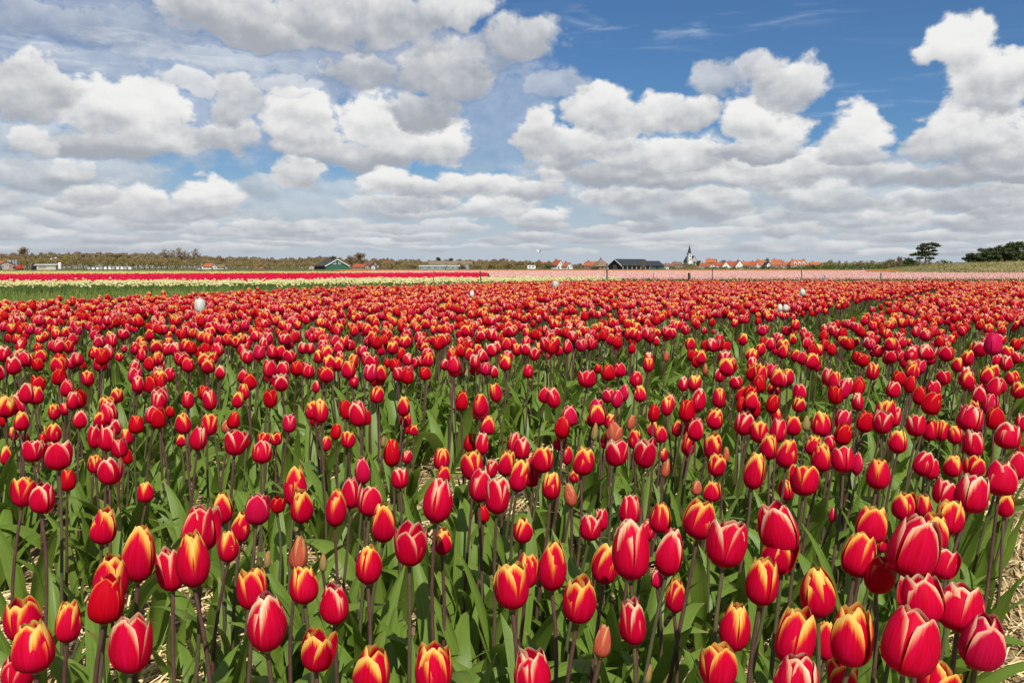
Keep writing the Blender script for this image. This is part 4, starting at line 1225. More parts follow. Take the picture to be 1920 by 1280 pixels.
# houses: px, depth, gable width, length, wall height, ridge height, yaw, wall, roof, label
V_ = 'village houses'
HOUSES = [
 (3, 430, 9, 10, 2.2, 4.0, 62, 'cream_wall', 'orange_tiles', 'low house with orange roof at the left border beside the red machine', None),
 (396, 560, 5.5, 6.4, 1.6, 3.6, 62, 'white_wall', 'orange_tiles', 'small white house with orange roof in front of the pale-trunked trees', None),
 (379, 562, 3, 4, 1.7, 2.6, 40, 'white_wall', 'brown_tiles', 'tiny white outhouse left of the small orange-roofed house', None),
 (416, 566, 4, 7, 1.4, 2.6, 70, 'cream_wall', 'thatch', 'low cream shed right of the small orange-roofed house', None),
 (491, 620, 6, 8, 2.1, 3.9, 80, 'brick', 'orange_tiles', 'orange roof half hidden in the brown wood, left of the green barn', None),
 (678, 555, 7, 9, 1.3, 3.1, 60, 'brick_pale', 'red_tiles', 'low brick shed with faded red roof right of the green barn', None),
 (700, 575, 8, 9, 2.2, 5.2, 30, 'brown_wood', 'brown_tiles', 'brown gabled house behind the low brick shed', None),
 (722, 640, 7, 9, 3.2, 5.4, 75, 'brick', 'orange_tiles', 'house with bright orange roof among the shrubs right of the green barn', None),
 (846, 610, 13, 30, 2.4, 5.2, 84, 'brown_wood', 'thatch', 'long low building with tan roof below two dark treetops', None),
 (812, 470, 4, 14, 1.5, 2.0, 86, 'pale_green', 'grey_sheet', 'long pale green shed below the tan roof, left one of two', None),
 (846, 480, 4, 9, 1.5, 2.0, 86, 'pale_green', 'grey_sheet', 'shorter pale green shed below the tan roof, right one of two', None),
 (1018, 760, 7, 8, 3.4, 5.6, 72, 'brick', 'red_tiles', 'red roof peeping over shrubs left of the white-gabled pair', None),
 (1045, 620, 6.0, 6.4, 2.6, 6.0, 38, 'white_wall', 'red_tiles', 'taller white-gabled house with red roof, left one of the pair', None),
 (1063, 610, 5.2, 5.6, 1.9, 4.4, 38, 'white_wall', 'orange_tiles', 'lower white-gabled house with orange roof, right one of the pair', None),
 (1107, 640, 7, 9, 2.4, 5.2, 48, 'brick', 'orange_tiles', 'house with orange roof left of the pyramid-roofed farmhouse', None),
 (1252, 760, 8, 12, 2.2, 4.2, 78, 'brick', 'brown_tiles', 'low brick house with reddish roof right of the green-walled barn', V_),
 (1268, 800, 8, 11, 3.4, 6.0, 70, 'brick', 'brown_tiles', 'dark brick house with brown roof just left of the church', V_),
 (1319, 800, 9, 10, 2.4, 5.0, 70, 'white_wall', 'red_tiles', 'leftmost red-roofed village house right of the church', V_),
 (1332, 860, 10, 13, 6.0, 9.4, 72, 'brick', 'orange_tiles', 'tall orange-roofed house rising behind the village front right of the church', V_),
 (1331, 740, 7, 6, 1.9, 4.0, 30, 'white_wall', 'orange_tiles', 'small white-gabled house at the foot of the tall orange-roofed house', V_),
 (1346, 790, 8, 10, 2.8, 5.4, 66, 'white_wall', 'red_tiles', 'red-roofed house second to the right of the tall orange-roofed house', V_),
 (1357, 770, 6.4, 8, 2.6, 6.0, 12, 'white_wall', 'orange_tiles', 'bright white gable facing the field with orange roof sides', V_),
 (1370, 810, 8, 10, 3.0, 6.6, 60, 'white_wall', 'red_tiles', 'red-roofed house between two white gables', V_),
 (1383, 770, 7.6, 8, 2.2, 7.0, 8, 'white_wall', 'orange_tiles', 'steep white gable like a tent, widest in the village', V_),
 (1396, 830, 8, 12, 3.6, 6.6, 72, 'brick_pale', 'orange_tiles', 'orange-roofed house right of the steep white gable', V_),
 (1412, 800, 9, 9, 3.0, 6.4, 60, 'white_wall', 'red_tiles', 'red-roofed house with shadowed gable left of the last white gable', V_),
 (1423, 830, 9, 10, 3.4, 8.0, 70, 'white_wall', 'orange_tiles', 'high orange roof near the right end of the village front', V_),
 (1436, 770, 6, 8, 2.0, 5.4, 14, 'white_wall', 'slate', 'narrow white gable with dark roof at a tree', V_),
 (1454, 700, 9, 10, 3.2, 7.2, 66, 'brick_pale', 'orange_tiles', 'orange-roofed house standing left of the dormered farmhouse', V_),
 (1470, 720, 7, 8, 2.6, 5.4, 60, 'white_wall', 'orange_tiles', 'smaller orange-roofed house touching the dormered farmhouse', V_),
 (1526, 760, 8, 11, 3.0, 5.6, 78, 'brick_pale', 'orange_tiles', 'orange-roofed house right of the dormered farmhouse, behind a shrub', V_),
 (1613, 560, 3, 3, 1.8, 3.4, 20, 'cream_wall', 'thatch', 'tiny pale hut among dark shrubs left of the lone pine', None),
]
for (px, D, wd, ln, zw, zr, yaw, wall, roof, lab, grp) in HOUSES:
    big = ln > 5
    if grp == V_: ln *= .74
    house('house' if 'shed' not in lab and 'hut' not in lab and 'outhouse' not in lab and 'building' not in lab else 'shed', lab, px, D, wd, ln, zw, zr, R(yaw), wall, roof,
          cat='house' if 'shed' not in lab and 'hut' not in lab and 'outhouse' not in lab and 'building' not in lab else 'shed', group=grp, chimney=big and roof in ('orange_tiles', 'red_tiles', 'brown_tiles', 'slate'), wins=(2 if wd > 6.5 else 1, 3 if ln > 8 else 2) if big else (1, 1))

# dormered farmhouse at the right end of the village
D = 640
dh = empty('house', (px_xy(1494, D), D, 0), 0)
tag(dh, 'large farmhouse with hipped red roof and white dormers at the village end', 'house', V_)
b = MB(); b.box(-6.6, 6.6, -4, 4, 0, 2.8); b.build('wall', M['brick_pale'], dh)
b = MB(); b.add([(-7.1,-4.5,2.75),(7.1,-4.5,2.75),(7.1,4.5,2.75),(-7.1,4.5,2.75),(-4.6,0,6.7),(4.6,0,6.7)], [(0,1,5,4),(1,2,5),(2,3,4,5),(3,0,4),(3,2,1,0)])
rf = b.build('roof', M['orange_tiles'], dh)
for xx in (-3.0, 0.0, 3.0):
    b = MB(); gable_prism(b, xx - .8, xx + .8, -4.1, -1.6, 4.4, 5.2); o = b.build('dormer', M['trim'], dh)
    g = MB(); g.box(xx - .5, xx + .5, -4.15, -4.103, 3.2, 4.3); g.build('pane', M['glass'], o)
for xx in (-5, -2.5, 2.5, 5): window(dh, xx, -4, .8, 1.3, 1.5, 'f')
b = MB(); b.box(-.6, .6, -4.08, -4.003, .05, 2.2); b.build('door', M['door'], dh)
for xx in (-4.2, 4.2):
    b = MB(); b.box(xx - .4, xx + .4, -.4, .4, 6.2, 7.5); b.build('chimney', M['brick'], dh)

# pyramid-roofed farmhouse
D = 560
ph_ = empty('farmhouse', (px_xy(1126, D), D, 0), R(24))
tag(ph_, 'thatched farmhouse with a pyramid roof left of the long black barn', 'farmhouse')
b = MB(); b.box(-4.2, 4.2, -4.2, 4.2, 0, 1.9); b.build('wall', M['brick'], ph_)
b = MB(); b.add([(-5,-5,1.8),(5,-5,1.8),(5,5,1.8),(-5,5,1.8),(-.5,-.5,6.2),(.5,-.5,6.2),(.5,.5,6.2),(-.5,.5,6.2)], [(0,1,5,4),(1,2,6,5),(2,3,7,6),(3,0,4,7),(4,5,6,7),(3,2,1,0)])
rf = b.build('roof', M['thatch'], ph_)
b = MB(); b.box(-.35, .35, -.35, .35, 6.0, 7.3); b.build('chimney', M['brick'], rf)
b = MB(); b.add([(1.2,-5.06,1.84),(4.4,-5.06,1.84),(2.6,-2.6,4.05)], [(0,1,2)]); b.v = [(x, y - .02, z + .06) for x, y, z in b.v]; b.build('roof_patch', M['orange_tiles'], ph_)
for xx in (-2.6, 0.2): window(ph_, xx, -4.2, .5, 1.1, 1.1, 'f')
b = MB(); b.box(2.2, 3.2, -4.28, -4.203, .03, 1.8); b.build('door', M['trim'], ph_)

# church
D = 1150
ch = empty('church', (px_xy(1291, D), D, 0), R(18))
tag(ch, 'white church tower with a slim black spire above the village', 'church')
k = D / F
tw = 2.2
b = MB(); b.box(-tw, tw, -tw, tw, 0, zz(477, D)); b.build('tower', M['white_wall'], ch)
b = MB(); b.box(-tw - .5, tw + .5, -tw - .5, tw + .5, zz(477, D), zz(475, D)); b.build('gallery', M['grey_sheet'], ch)
b = MB(); r8 = [(2.5 * math.cos(a * math.pi / 4 + .39), 2.5 * math.sin(a * math.pi / 4 + .39)) for a in range(8)]
z0, z1 = zz(475, D), zz(459.5, D)
b.add([(x, y, z0) for x, y in r8] + [(0, 0, z1)], [(i, (i + 1) % 8, 8) for i in range(8)] + [tuple(range(7, -1, -1))]); sp = b.build('spire', M['slate'], ch)
b = MB(); b.tube([(0, 0, z1 - .4), (0, 0, z1 + 2.4)], .16, 5); b.build('weather_vane', M['door'], sp)
for zc, hh in ((zz(481, D), 2.4), (zz(487, D), 2.6)):
    g = MB(); g.box(-.8, .8, -tw - .06, -tw - .003, zc - hh / 2, zc + hh / 2); g.build('window', M['glass'], ch)
    g = MB(); g.box(tw + .003, tw + .06, -.8, .8, zc - hh / 2, zc + hh / 2); g.build('window', M['glass'], ch)
b = MB(); gable_prism(b, -4.6, 4.6, 0, 20, 9.0, zz(480, D)); b.v = [(x + 6.6, y - 1.0, z) for x, y, z in b.v]; b.build('nave', M['grey_sheet'], ch)
b = roof_slabs(-4.6, 4.6, 0, 20, 9.0, zz(480, D)); b.v = [(x + 6.6, y - 1.0, z) for x, y, z in b.v]; b.build('nave_roof', M['slate'], ch)
for yy in (5, 11):
    pass
g = MB(); g.box(5.6, 7.6, -1.06, -1.003, 4.5, 9.5); g.build('window', M['glass'], ch)

# long white-roofed shed on the left with its dark end, tank and lamp masts
D = 420
sh = empty('shed', (px_xy(92, D), D, 0), R(0))
tag(sh, 'low pale shed with flat white roof and dark left end, below the left wood', 'shed')
b = MB(); b.box(-4.0, 4.8, -2, 2, 0, 2.0); b.build('wall', M['cream_wall'], sh)
b = MB(); b.box(-6.6, -4.003, -1.9, 1.9, 0, 1.9); b.build('dark_end', M['black_wood'], sh)
b = MB(); b.add([(-5.2,-2.4,2.0),(5.2,-2.4,2.0),(5.2,2.4,2.0),(-5.2,2.4,2.0),(-5.2,-2.4,2.2),(5.2,-2.4,2.2),(5.2,0,2.75),(-5.2,0,2.75),(5.2,2.4,2.2),(-5.2,2.4,2.2)], [(0,3,2,1),(0,1,5,4),(4,5,6,7),(7,6,8,9),(1,2,8,6,5),(3,0,4,7,9),(2,3,9,8)])
b.build('roof', M['grey_sheet'], sh)
b = MB(); b.box(-3.2, 0.6, -2.05, -2.003, .8, 1.5); b.build('shutter', M['brick_pale'], sh)
tk = empty('tank', (px_xy(117, D), D - 1, 0), 0)
tag(tk, 'upright white tank standing at the right end of the pale shed', 'tank')
b = MB(); b.tube([(0,0,.25),(0,0,.4),(0,0,2.9),(0,0,3.3),(0,0,3.5)], [.6,.72,.72,.5,.1], 12); b.build('shell', M['white_wall'], tk)
for k_ in range(3):
    b = MB(); a = k_ * 2.1; b.box(.5*math.cos(a)-.06,.5*math.cos(a)+.06,.5*math.sin(a)-.06,.5*math.sin(a)+.06,0,.27); b.build('leg', M['blue_grey'], tk)
b = MB(); b.tube([(.75,-.2,.2),(.75,-.2,3.2)], .05, 5); b.build('pipe', M['red_paint'], tk)
for px, py, lab in ((100, 487, 'lamp mast with white head above the pale shed, left one'), (108, 485, 'taller lamp mast with white head above the pale shed, right one')):
    lm = empty('lamp_mast', (px_xy(px, D + 6), D + 6, 0), 0); tag(lm, lab, 'lamp mast')
    z = zz(py, D + 6)
    b = MB(); b.tube([(0,0,0),(0,0,z)], [.08,.05], 6); b.build('pole', M['blue_grey'], lm)
    b = MB(); b.tube([(0,0,z-.1),(0,0,z+.15),(0,0,z+.45),(0,0,z+.6)], [.2,.5,.5,.2], 8); b.build('lamp_head', M['white_wall'], lm)
# storage silos at the far left
for i, px in enumerate((19, 23, 29, 34)):
    D = 470
    si = empty('silo', (px_xy(px, D), D, 0), 0)
    tag(si, ['leftmost of four blue-grey silos behind the red machine', 'second from left of four blue-grey silos behind the red machine', 'third from left of four blue-grey silos behind the red machine', 'rightmost of four blue-grey silos behind the red machine'][i], 'silo', 'blue-grey silos')
    b = MB(); b.tube([(0,0,0),(0,0,4.6)], .52, 10); b.build('drum', M['blue_grey'], si)
    b = MB(); b.tube([(0,0,4.603),(0,0,5.1)], [.56,.08], 10); b.build('cap', M['grey_sheet'], si)
# red farm machine
D = 400
rm = empty('farm_machine', (px_xy(33, D), D, 0), 0)
tag(rm, 'bright red farm implement with raised folding arms at the left border', 'farm machine')
b = MB(); b.add([(-.4,-.8,.5),(3.0,-.8,.5),(3.0,.8,.5),(-.4,.8,.5),(.9,-.6,2.0),(2.6,-.6,2.35),(2.6,.6,2.35),(.9,.6,2.0)], [(3,2,1,0),(4,5,6,7),(0,1,5,4),(1,2,6,5),(2,3,7,6),(3,0,4,7)]); b.build('hopper', M['red_paint'], rm)
for s in (-1, 1):
    b = MB(); b.tube([(-.6, s*.5, .7),(-1.6, s*.6, 1.7),(-3.4, s*.7, 2.2)], .13, 5); b.build('arm', M['red_paint'], rm)
    b = MB(); b.tube([(-.6, s*.7, .8),(-1.8, s*.8, 1.0),(-2.9, s*.9, .3)], .11, 5); b.build('arm', M['red_paint'], rm)
b = MB(); b.box(-1.0, -.2, -.5, .5, .4, 1.6); b.build('gearbox', M['rubber'], rm)
for xx in (.4, 2.3):
    for s in (-1, 1):
        w_ = MB(); w_.tube([(xx, s*.85, .45),(xx, s*1.1, .45)], .45, 12); o = w_.build('wheel', M['rubber'], rm)
        r_ = MB(); r_.tube([(xx, s*1.102, .45),(xx, s*1.13, .45)], .22, 10); r_.build('rim', M['red_paint'], o)
# row of white crates with dark gaps
D = 450
n_c = 11
for i in range(n_c):
    px = 170 + i * 7.6
    cr = empty('crate', (px_xy(px, D), D + (i % 3) * .3, 0), R(3 * (i % 3 - 1)))
    nm_ = ['leftmost', 'second', 'third', 'fourth', 'fifth', 'middle', 'fifth', 'fourth', 'third', 'second', 'rightmost'][i]
    tag(cr, nm_ + (' ' if i in (0, 5, 10) else ' from left, ' if i < 5 else ' from right, ') + 'white crate in the row below the wood', 'crate', 'white crates in a row below the wood')
    hh = 1.25 if i < 4 else 1.45
    b = MB(); b.box(-.62, .62, -.6, .6, .14, hh); b.build('box', M['white_wall'] if i % 3 else M['grey_sheet'], cr)
    b = MB(); b.box(-.62, -.3, -.61, .61, .0, .138); b.box(.3, .62, -.61, .61, .0, .138); b.build('runners', M['brown_wood'], cr)
    b = MB(); b.box(-.66, .66, -.64, .64, hh + .002, hh + .1); b.build('lid', M['grey_sheet'], cr)
# small white boxes and a car
def small_box(name, px, D, w, h, mat, lab, cat):
    o = empty(name, (px_xy(px, D), D, 0)); tag(o, lab, cat)
    b = MB(); b.box(-w/2, w/2, -w/2, w/2, .1, h); b.build('body', M[mat], o)
    b = MB(); b.add([(-w*.56,-w*.56,h+.002),(w*.56,-w*.56,h+.002),(w*.56,w*.56,h+.002),(-w*.56,w*.56,h+.002),(0,-w*.56,h+w*.25),(0,w*.56,h+w*.25)], [(3,2,1,0),(0,1,4),(2,3,5),(1,2,5,4),(3,0,4,5)]); b.build('roof', M['grey_sheet'], o)
    b = MB(); b.box(-w*.2, w*.2, -w/2-.03, -w/2-.002, .12, h*.8); b.build('door', M['blue_grey'], o)
    return o
small_box('kiosk', 701, 480, 1.8, 1.7, 'white_wall', 'small white kiosk right of the low brick shed', 'kiosk')
small_box('container', 876, 440, 2.0, 1.9, 'pale_green', 'pale green container beside the dark red car', 'container')
small_box('kiosk', 586, 520, 2.6, 1.2, 'cream_wall', 'low cream hut left of the green barn', 'hut')
small_box('kiosk', 1250, 520, 1.6, 1.2, 'white_wall', 'small white hut right of the green-walled barn', 'hut')
def wheels(root, pts, r, w):
    for (x, y) in pts:
        t = MB(); t.tube([(x, y - w/2, r),(x, y + w/2, r)], r, 12); o = t.build('wheel', M['rubber'], root)
        q = MB(); q.tube([(x, y + math.copysign(w/2 + .002, y), r),(x, y + math.copysign(w/2 + .03, y), r)], r * .55, 10); q.build('rim', M['grey_sheet'], o)
D = 430
car = empty('parked_car', (px_xy(868, D), D, 0), R(4)); tag(car, 'dark red car parked left of the pale green container', 'car')
prof = [(-2.0,.35),(-2.0,.85),(-1.55,.95),(-.95,1.42),(.65,1.45),(1.25,.98),(2.0,.88),(2.05,.35)]
b = MB(); b.add([(x,-.82,z) for x,z in prof]+[(x,.82,z) for x,z in prof], [tuple(range(8)), tuple(range(15,7,-1))]+[(i+8,(i+1)%8+8,(i+1)%8,i) for i in range(8)]); b.build('body', M['red_car'], car)
for s in (-1, 1):
    b = MB(); b.add([(-.85,s*.825,.97),(1.1,s*.825,.97),(.6,s*.825,1.36),(-.8,s*.825,1.34)], [(0,1,2,3)]); b.v += [(x, y + s*.01, z) for x,y,z in b.v[:4]]; b.f += [(4,5,6,7)]; b.r += [.5]*4; b.build('window', M['glass'], car)
wheels(car, [(-1.25,-.75),(1.25,-.75),(-1.25,.75),(1.25,.75)], .33, .2)
# white caravan left of the white-gabled pair
D = 420
cv = empty('caravan', (px_xy(996, D), D, 0), R(6)); tag(cv, 'white caravan standing in the field before the shrubs', 'caravan')
prof = [(-1.9,.5),(-2.0,1.3),(-1.7,2.1),(1.7,2.15),(2.0,1.5),(1.9,.5)]
b = MB(); b.add([(x,-.95,z) for x,z in prof]+[(x,.95,z) for x,z in prof], [tuple(range(6)), tuple(range(11,5,-1))]+[(i+6,(i+1)%6+6,(i+1)%6,i) for i in range(6)]); b.build('body', M['white_wall'], cv)
for x0 in (-1.3, .3):
    b = MB(); b.box(x0, x0 + .9, -.99, -.953, 1.2, 1.75); b.build('window', M['glass'], cv)
wheels(cv, [(0,-.85),(0,.85)], .33, .2)
b = MB(); b.tube([(2.0,0,.5),(3.0,0,.45)], .05, 6); b.build('drawbar', M['blue_grey'], cv)
# white bird above the shrubs
D = 60
bd = empty('bird', (px_xy(1011, D), D, zz(473, D)), R(30)); tag(bd, 'small white bird flying above the shrubs left of the white-gabled pair', 'bird')
b = MB(); b.tube([(-.13,0,0),(-.08,0,.0),(.02,0,.005),(.10,0,.015),(.15,0,.02),(.18,0,.018)], [.008,.03,.042,.03,.02,.004], 8); b.build('body', M['feather'], bd, True)
for s in (-1, 1):
    b = MB(); b.add([(.06,s*.03,.02),(-.05,s*.03,.02),(.05,s*.16,.12),(-.05,s*.16,.11),(-.05,s*.30,.16),(-.08,s*.29,.155),(.06,s*.03,.03),(-.05,s*.03,.025),(.05,s*.16,.128),(-.05,s*.16,.116)], [(0,1,3,2),(2,3,5,4),(6,8,9,7),(8,4,5,9)]); b.build('wing', M['feather'], bd)
b = MB(); b.add([(-.12,.01,0),(-.12,-.01,0),(-.22,-.035,0),(-.22,.035,0),(-.12,0,.012)], [(0,1,2,3),(0,4,1),(1,4,2),(2,4,3),(3,4,0)]); b.build('tail', M['feather'], bd)

# ------------------------------------------------------------------ wooden posts beyond the red field
POSTS = [
 (1138, 495, 530, 33.5, .037, 'timber', 'tall grey fence post behind the red field, in front of the black barn'),
 (903.5, 508, 532, 31.0, .022, 'timber_dark', 'thin dark fence post before the end of the crimson bed'),
 (813, 509, 538, 26.5, .015, 'timber', 'thin pale fence post at the grass strip, leftmost of all posts'),
 (1224, 512, 530, 33.5, .013, 'timber', 'thin grey stake between the tall post and the thick dark one'),
 (1292, 512, 529, 33.0, .052, 'timber_dark', 'thick dark brown post stump below the church'),
 (1335, 497, 526, 34.5, .016, 'timber_dark', 'slim dark stake before the white village houses'),
 (1502.5, 503, 526, 34.0, .025, 'timber', 'grey post in front of the dormered farmhouse'),
 (1545, 516, 526, 33.0, .034, 'blue_grey', 'short grey-green post right of the dormered farmhouse'),
 (1650, 512, 526, 34.0, .028, 'timber', 'grey post with slanting top at the foot of the dune'),
]
for (px, pt, pb, D, r, mat, lab) in POSTS:
    z = zz(pt, D)
    o = empty('fence_post', (px_xy(px, D), D, 0)); tag(o, lab, 'post')
    b = MB(); tl = rng.normal(0, .02)
    b.tube([(0,0,-.1),(tl*.3,0,z*.4),(tl,0,z-.03)], [r*1.06,r,r*.96], 9); b.build('shaft', M[mat], o)
    b = MB(); b.tube([(tl,0,z-.029),(tl,0,z-.004),(tl+.2*r,0,z)], [r*.98,r*.93,r*.55], 9); b.build('cap', M['timber_dark'] if mat == 'timber' else M[mat], o)

# ------------------------------------------------------------------ trees
def leaf_cloud(b, cx, cy_, cz, rx, ry, rz, n, size, rs, shell=.55, up=0.0, stretch=1.0, tone=(0, 1)):
    """many small faces filling a lumpy ellipsoid"""
    for _ in range(n):
        v = rs.normal(0, 1, 3); v /= np.linalg.norm(v)
        q = rs.uniform(shell, 1.0) ** .8
        p = np.array([cx + v[0] * rx * q, cy_ + v[1] * ry * q, cz + v[2] * rz * q])
        s = size * rs.uniform(.5, 1.3)
        d = rs.normal(0, 1, 3) + v * .7; d[2] = d[2] * .6 + up; d /= np.linalg.norm(d)
        e = np.cross(d, rs.normal(0, 1, 3)); e /= np.linalg.norm(e)
        t = rs.uniform(*tone)
        b.add([p - d * s * stretch - e * s * .45, p - d * s * .3 * stretch + e * s * .5, p + d * s * stretch, p + d * s * .2 * stretch - e * s * .5], [(0, 1, 2, 3)], float(t))
def limbs(b, h, rs, n=6, top=.92, spread=.32, r0=.22, z0=.3):
    for k in range(n):
        zt = rs.uniform(z0, .75) * h; a = rs.uniform(0, 6.28); L = spread * h * rs.uniform(.5, 1.0)
        p0 = (0, 0, zt); p1 = (math.cos(a) * L * .5, math.sin(a) * L * .5, zt + L * .45); p2 = (math.cos(a) * L * .8, math.sin(a) * L * .8, min(zt + L * 1.1, h * .97))
        b.tube([p0, p1, p2], [r0 * .45, r0 * .28, r0 * .08], 5, cap=False)
def bare_tree(h, wide, crown_mat, bark, seed, dens=260, low=.22, size=.5):
    rs = np.random.default_rng(seed)
    root = empty('tree')
    b = MB()
    b.tube([(0, 0, -.1), (rs.normal(0, .1), 0, h * .3), (rs.normal(0, .25), rs.normal(0, .2), h * .65), (rs.normal(0, .3), 0, h * .96)], [h * .026, h * .019, h * .011, h * .002], 7)
    limbs(b, h, rs, 9, r0=h * .02, spread=wide)
    b.build('trunk', M[bark], root)
    c = MB()
    nl = 7
    for k in range(nl):
        a = rs.uniform(0, 6.28); q = rs.uniform(.1, .75) * wide * h
        cz = h * rs.uniform(low + .18, .84)
        leaf_cloud(c, math.cos(a) * q, math.sin(a) * q, cz, h * rs.uniform(.13, .22), h * rs.uniform(.13, .22), h * rs.uniform(.10, .18), dens // nl, size, rs, .15, .5, 1.5)
    c.build('crown', M[crown_mat], root)
    return root
def copy_tree(src):
    c = src.copy(); COL.objects.link(c)
    for ch in list(src.children):
        k = ch.copy(); COL.objects.link(k); k.parent = c
    return c
PROT = {
 'brown': [bare_tree(10, .34, 'twig_brown', 'bark', 1), bare_tree(10, .40, 'twig_brown', 'bark', 2), bare_tree(10, .30, 'twig_brown', 'bark', 3)],
 'olive': [bare_tree(10, .42, 'twig_olive', 'bark', 4, 320, .08), bare_tree(10, .46, 'twig_olive', 'bark', 5, 320, .05), bare_tree(10, .38, 'twig_olive', 'bark', 6, 320, .1)],
 'grey': [bare_tree(10, .30, 'twig_grey', 'bark_pale', 7, 130, .35), bare_tree(10, .26, 'twig_grey', 'bark_pale', 8, 130, .4)],
 'yellow': [bare_tree(10, .42, 'twig_yellow', 'bark', 9, 320, .05)],
 'dark': [bare_tree(10, .36, 'pine', 'bark', 10, 420, .25, .55)],
}
used = set()
def place_tree(kind, px, top, D, label, group, wx=1.0):
    k = int(rng.integers(len(PROT[kind])))
    src = PROT[kind][k]
    if id(src) in used: o = copy_tree(src)
    else: o = src; used.add(id(src))
    h = zz(top, D)
    o.location = (px_xy(px, D), D, 0)
    s = h / 9.6
    o.scale = (s * wx, s * wx, s)
    o.rotation_euler = (0, 0, rng.uniform(0, 6.28))
    tag(o, label, 'tree')
    if group: o['group'] = group
    elif 'group' in o: del o['group']
    return o
# single trees that stand out
NAMED = [
 ('brown', 52, 462, 640, 'tall round brown tree standing above the wood at far left', 1.0),
 ('grey', 313, 466, 600, 'bare pale-trunked tree, leftmost of the tall group over the left wood', .9),
 ('grey', 324, 467, 600, 'second bare pale-trunked tree of the tall group over the left wood', .9),
 ('grey', 339, 464, 600, 'tallest bare pale-trunked tree in the middle of the tall group', 1.0),
 ('grey', 350, 466, 604, 'fourth bare pale-trunked tree of the tall group over the left wood', .9),
 ('grey', 370, 466, 600, 'bare pale-trunked tree, rightmost of the tall group over the left wood', 1.0),
 ('dark', 628, 479, 560, 'dark evergreen treetop behind the ridge of the green barn', .8),
 ('brown', 660, 478, 570, 'grey-brown bare tree close behind the green barn gable', 1.1),
 ('brown', 678, 474, 580, 'big round brown tree right of the green barn', 1.25),
 ('dark', 822, 481, 680, 'left one of two dark treetops over the tan roof', .8),
 ('dark', 845, 483, 680, 'right one of two dark treetops over the tan roof', .8),
 ('yellow', 126, 476, 610, 'yellow-green tree inside the wood above the pale shed', 1.0),
 ('olive', 1208, 489, 490, 'brown bare shrub-like tree before the black barn front', .8),
 ('dark', 1308, 488, 1000, 'dark tree right beside the church nave', 1.0),
 ('dark', 1354, 487, 880, 'round dark tree over the village roofs, left one', 1.0),
 ('dark', 1383, 488, 900, 'small dark tree over the steep white gable', .8),
 ('brown', 1436, 483, 860, 'tall brown tree at the right end of the village front', 1.1),
 ('yellow', 1548, 489, 700, 'yellow-green tree right of the dormered farmhouse', 1.5),
 ('grey', 1556, 485, 760, 'grey bare tree behind the yellow-green one', 1.2),
 ('grey', 1572, 486, 760, 'narrow grey bare tree right of the yellow-green one', .7),
 ('brown', 1686, 481, 420, 'thin brown bare tree just left of the lone pine', .9),
 ('olive', 1670, 484, 450, 'olive bare tree left of the lone pine', 1.1),
 ('olive', 1741, 487, 330, 'low bush-like tree at the foot of the lone pine', .6),
]
for kind, px, top, D, lab, wx in NAMED: place_tree(kind, px, top, D, lab, None, wx)
PROFX = [-400, 0, 100, 200, 300, 400, 430, 470, 550, 600, 650, 690, 760, 800, 880, 930, 960, 1030, 1060, 1100, 1140, 1240, 1300, 1440, 1480, 1540, 1580, 1640, 1690, 1760, 2300]
PROFY = [474, 476, 474, 473, 475, 478, 481, 482, 484, 481, 482, 485, 487, 487, 487, 485, 487, 490, 494, 494, 495, 496, 497, 496, 495, 491, 492, 490, 486, 492, 492]
def skyline(px): return float(np.interp(px, PROFX, PROFY))
WL = {'brown': 'bare brown tree', 'olive': 'olive-brown tree'}
SPANS = [(-400, 15, 'behind the low orange-roofed house at the left border'), (15, 62, 'behind the red farm machine and silos'), (62, 125, 'behind the pale white-roofed shed'), (125, 165, 'between the white tank and the crate row'),
 (165, 250, 'above the row of white crates'), (250, 305, 'left of the tall pale-trunked group'), (305, 376, 'under the tall pale-trunked group'), (376, 425, 'behind the small white orange-roofed house'), (425, 480, 'left of the half-hidden orange roof'),
 (480, 510, 'around the half-hidden orange roof'), (510, 585, 'left of the green gabled barn'), (585, 660, 'behind the green gabled barn'), (660, 735, 'behind the brick shed and the bright orange roof'), (735, 805, 'left of the long tan roof'), (805, 885, 'behind the long tan roof'),
 (885, 985, 'right of the long tan roof'), (985, 1035, 'behind the white caravan'), (1035, 1100, 'behind the two white-gabled houses'), (1100, 1145, 'behind the pyramid-roofed farmhouse'), (1145, 1250, 'behind the long black barn'), (1250, 1275, 'just left of the church'),
 (1275, 1345, 'just right of the church'), (1345, 1440, 'behind the village roofs'), (1440, 1520, 'behind the dormered farmhouse'), (1520, 1590, 'beside the yellow-green tree'), (1590, 1660, 'right of the village before the dune'), (1660, 1720, 'left of the lone pine'), (1720, 2400, 'behind the dune and lone pine')]
px = -45.0
while px < 1800:
    step = rng.uniform(7, 13)
    px += step
    if 1270 < px < 1310: continue
    kind = 'brown' if rng.uniform() < .45 else 'olive'
    far = px > 1040
    D = rng.uniform(610, 690) if not far else rng.uniform(820, 1000)
    if 1590 < px: D = rng.uniform(480, 600)
    low = rng.uniform(0, 6)
    if 730 < px < 900: D += 60
    sp = next(t for a_, b_, t in SPANS if a_ <= px < b_)
    place_tree(kind, px, skyline(px) + low, D, WL[kind] + ' ' + sp, WL[kind] + 's ' + sp, rng.uniform(1.0, 1.6))
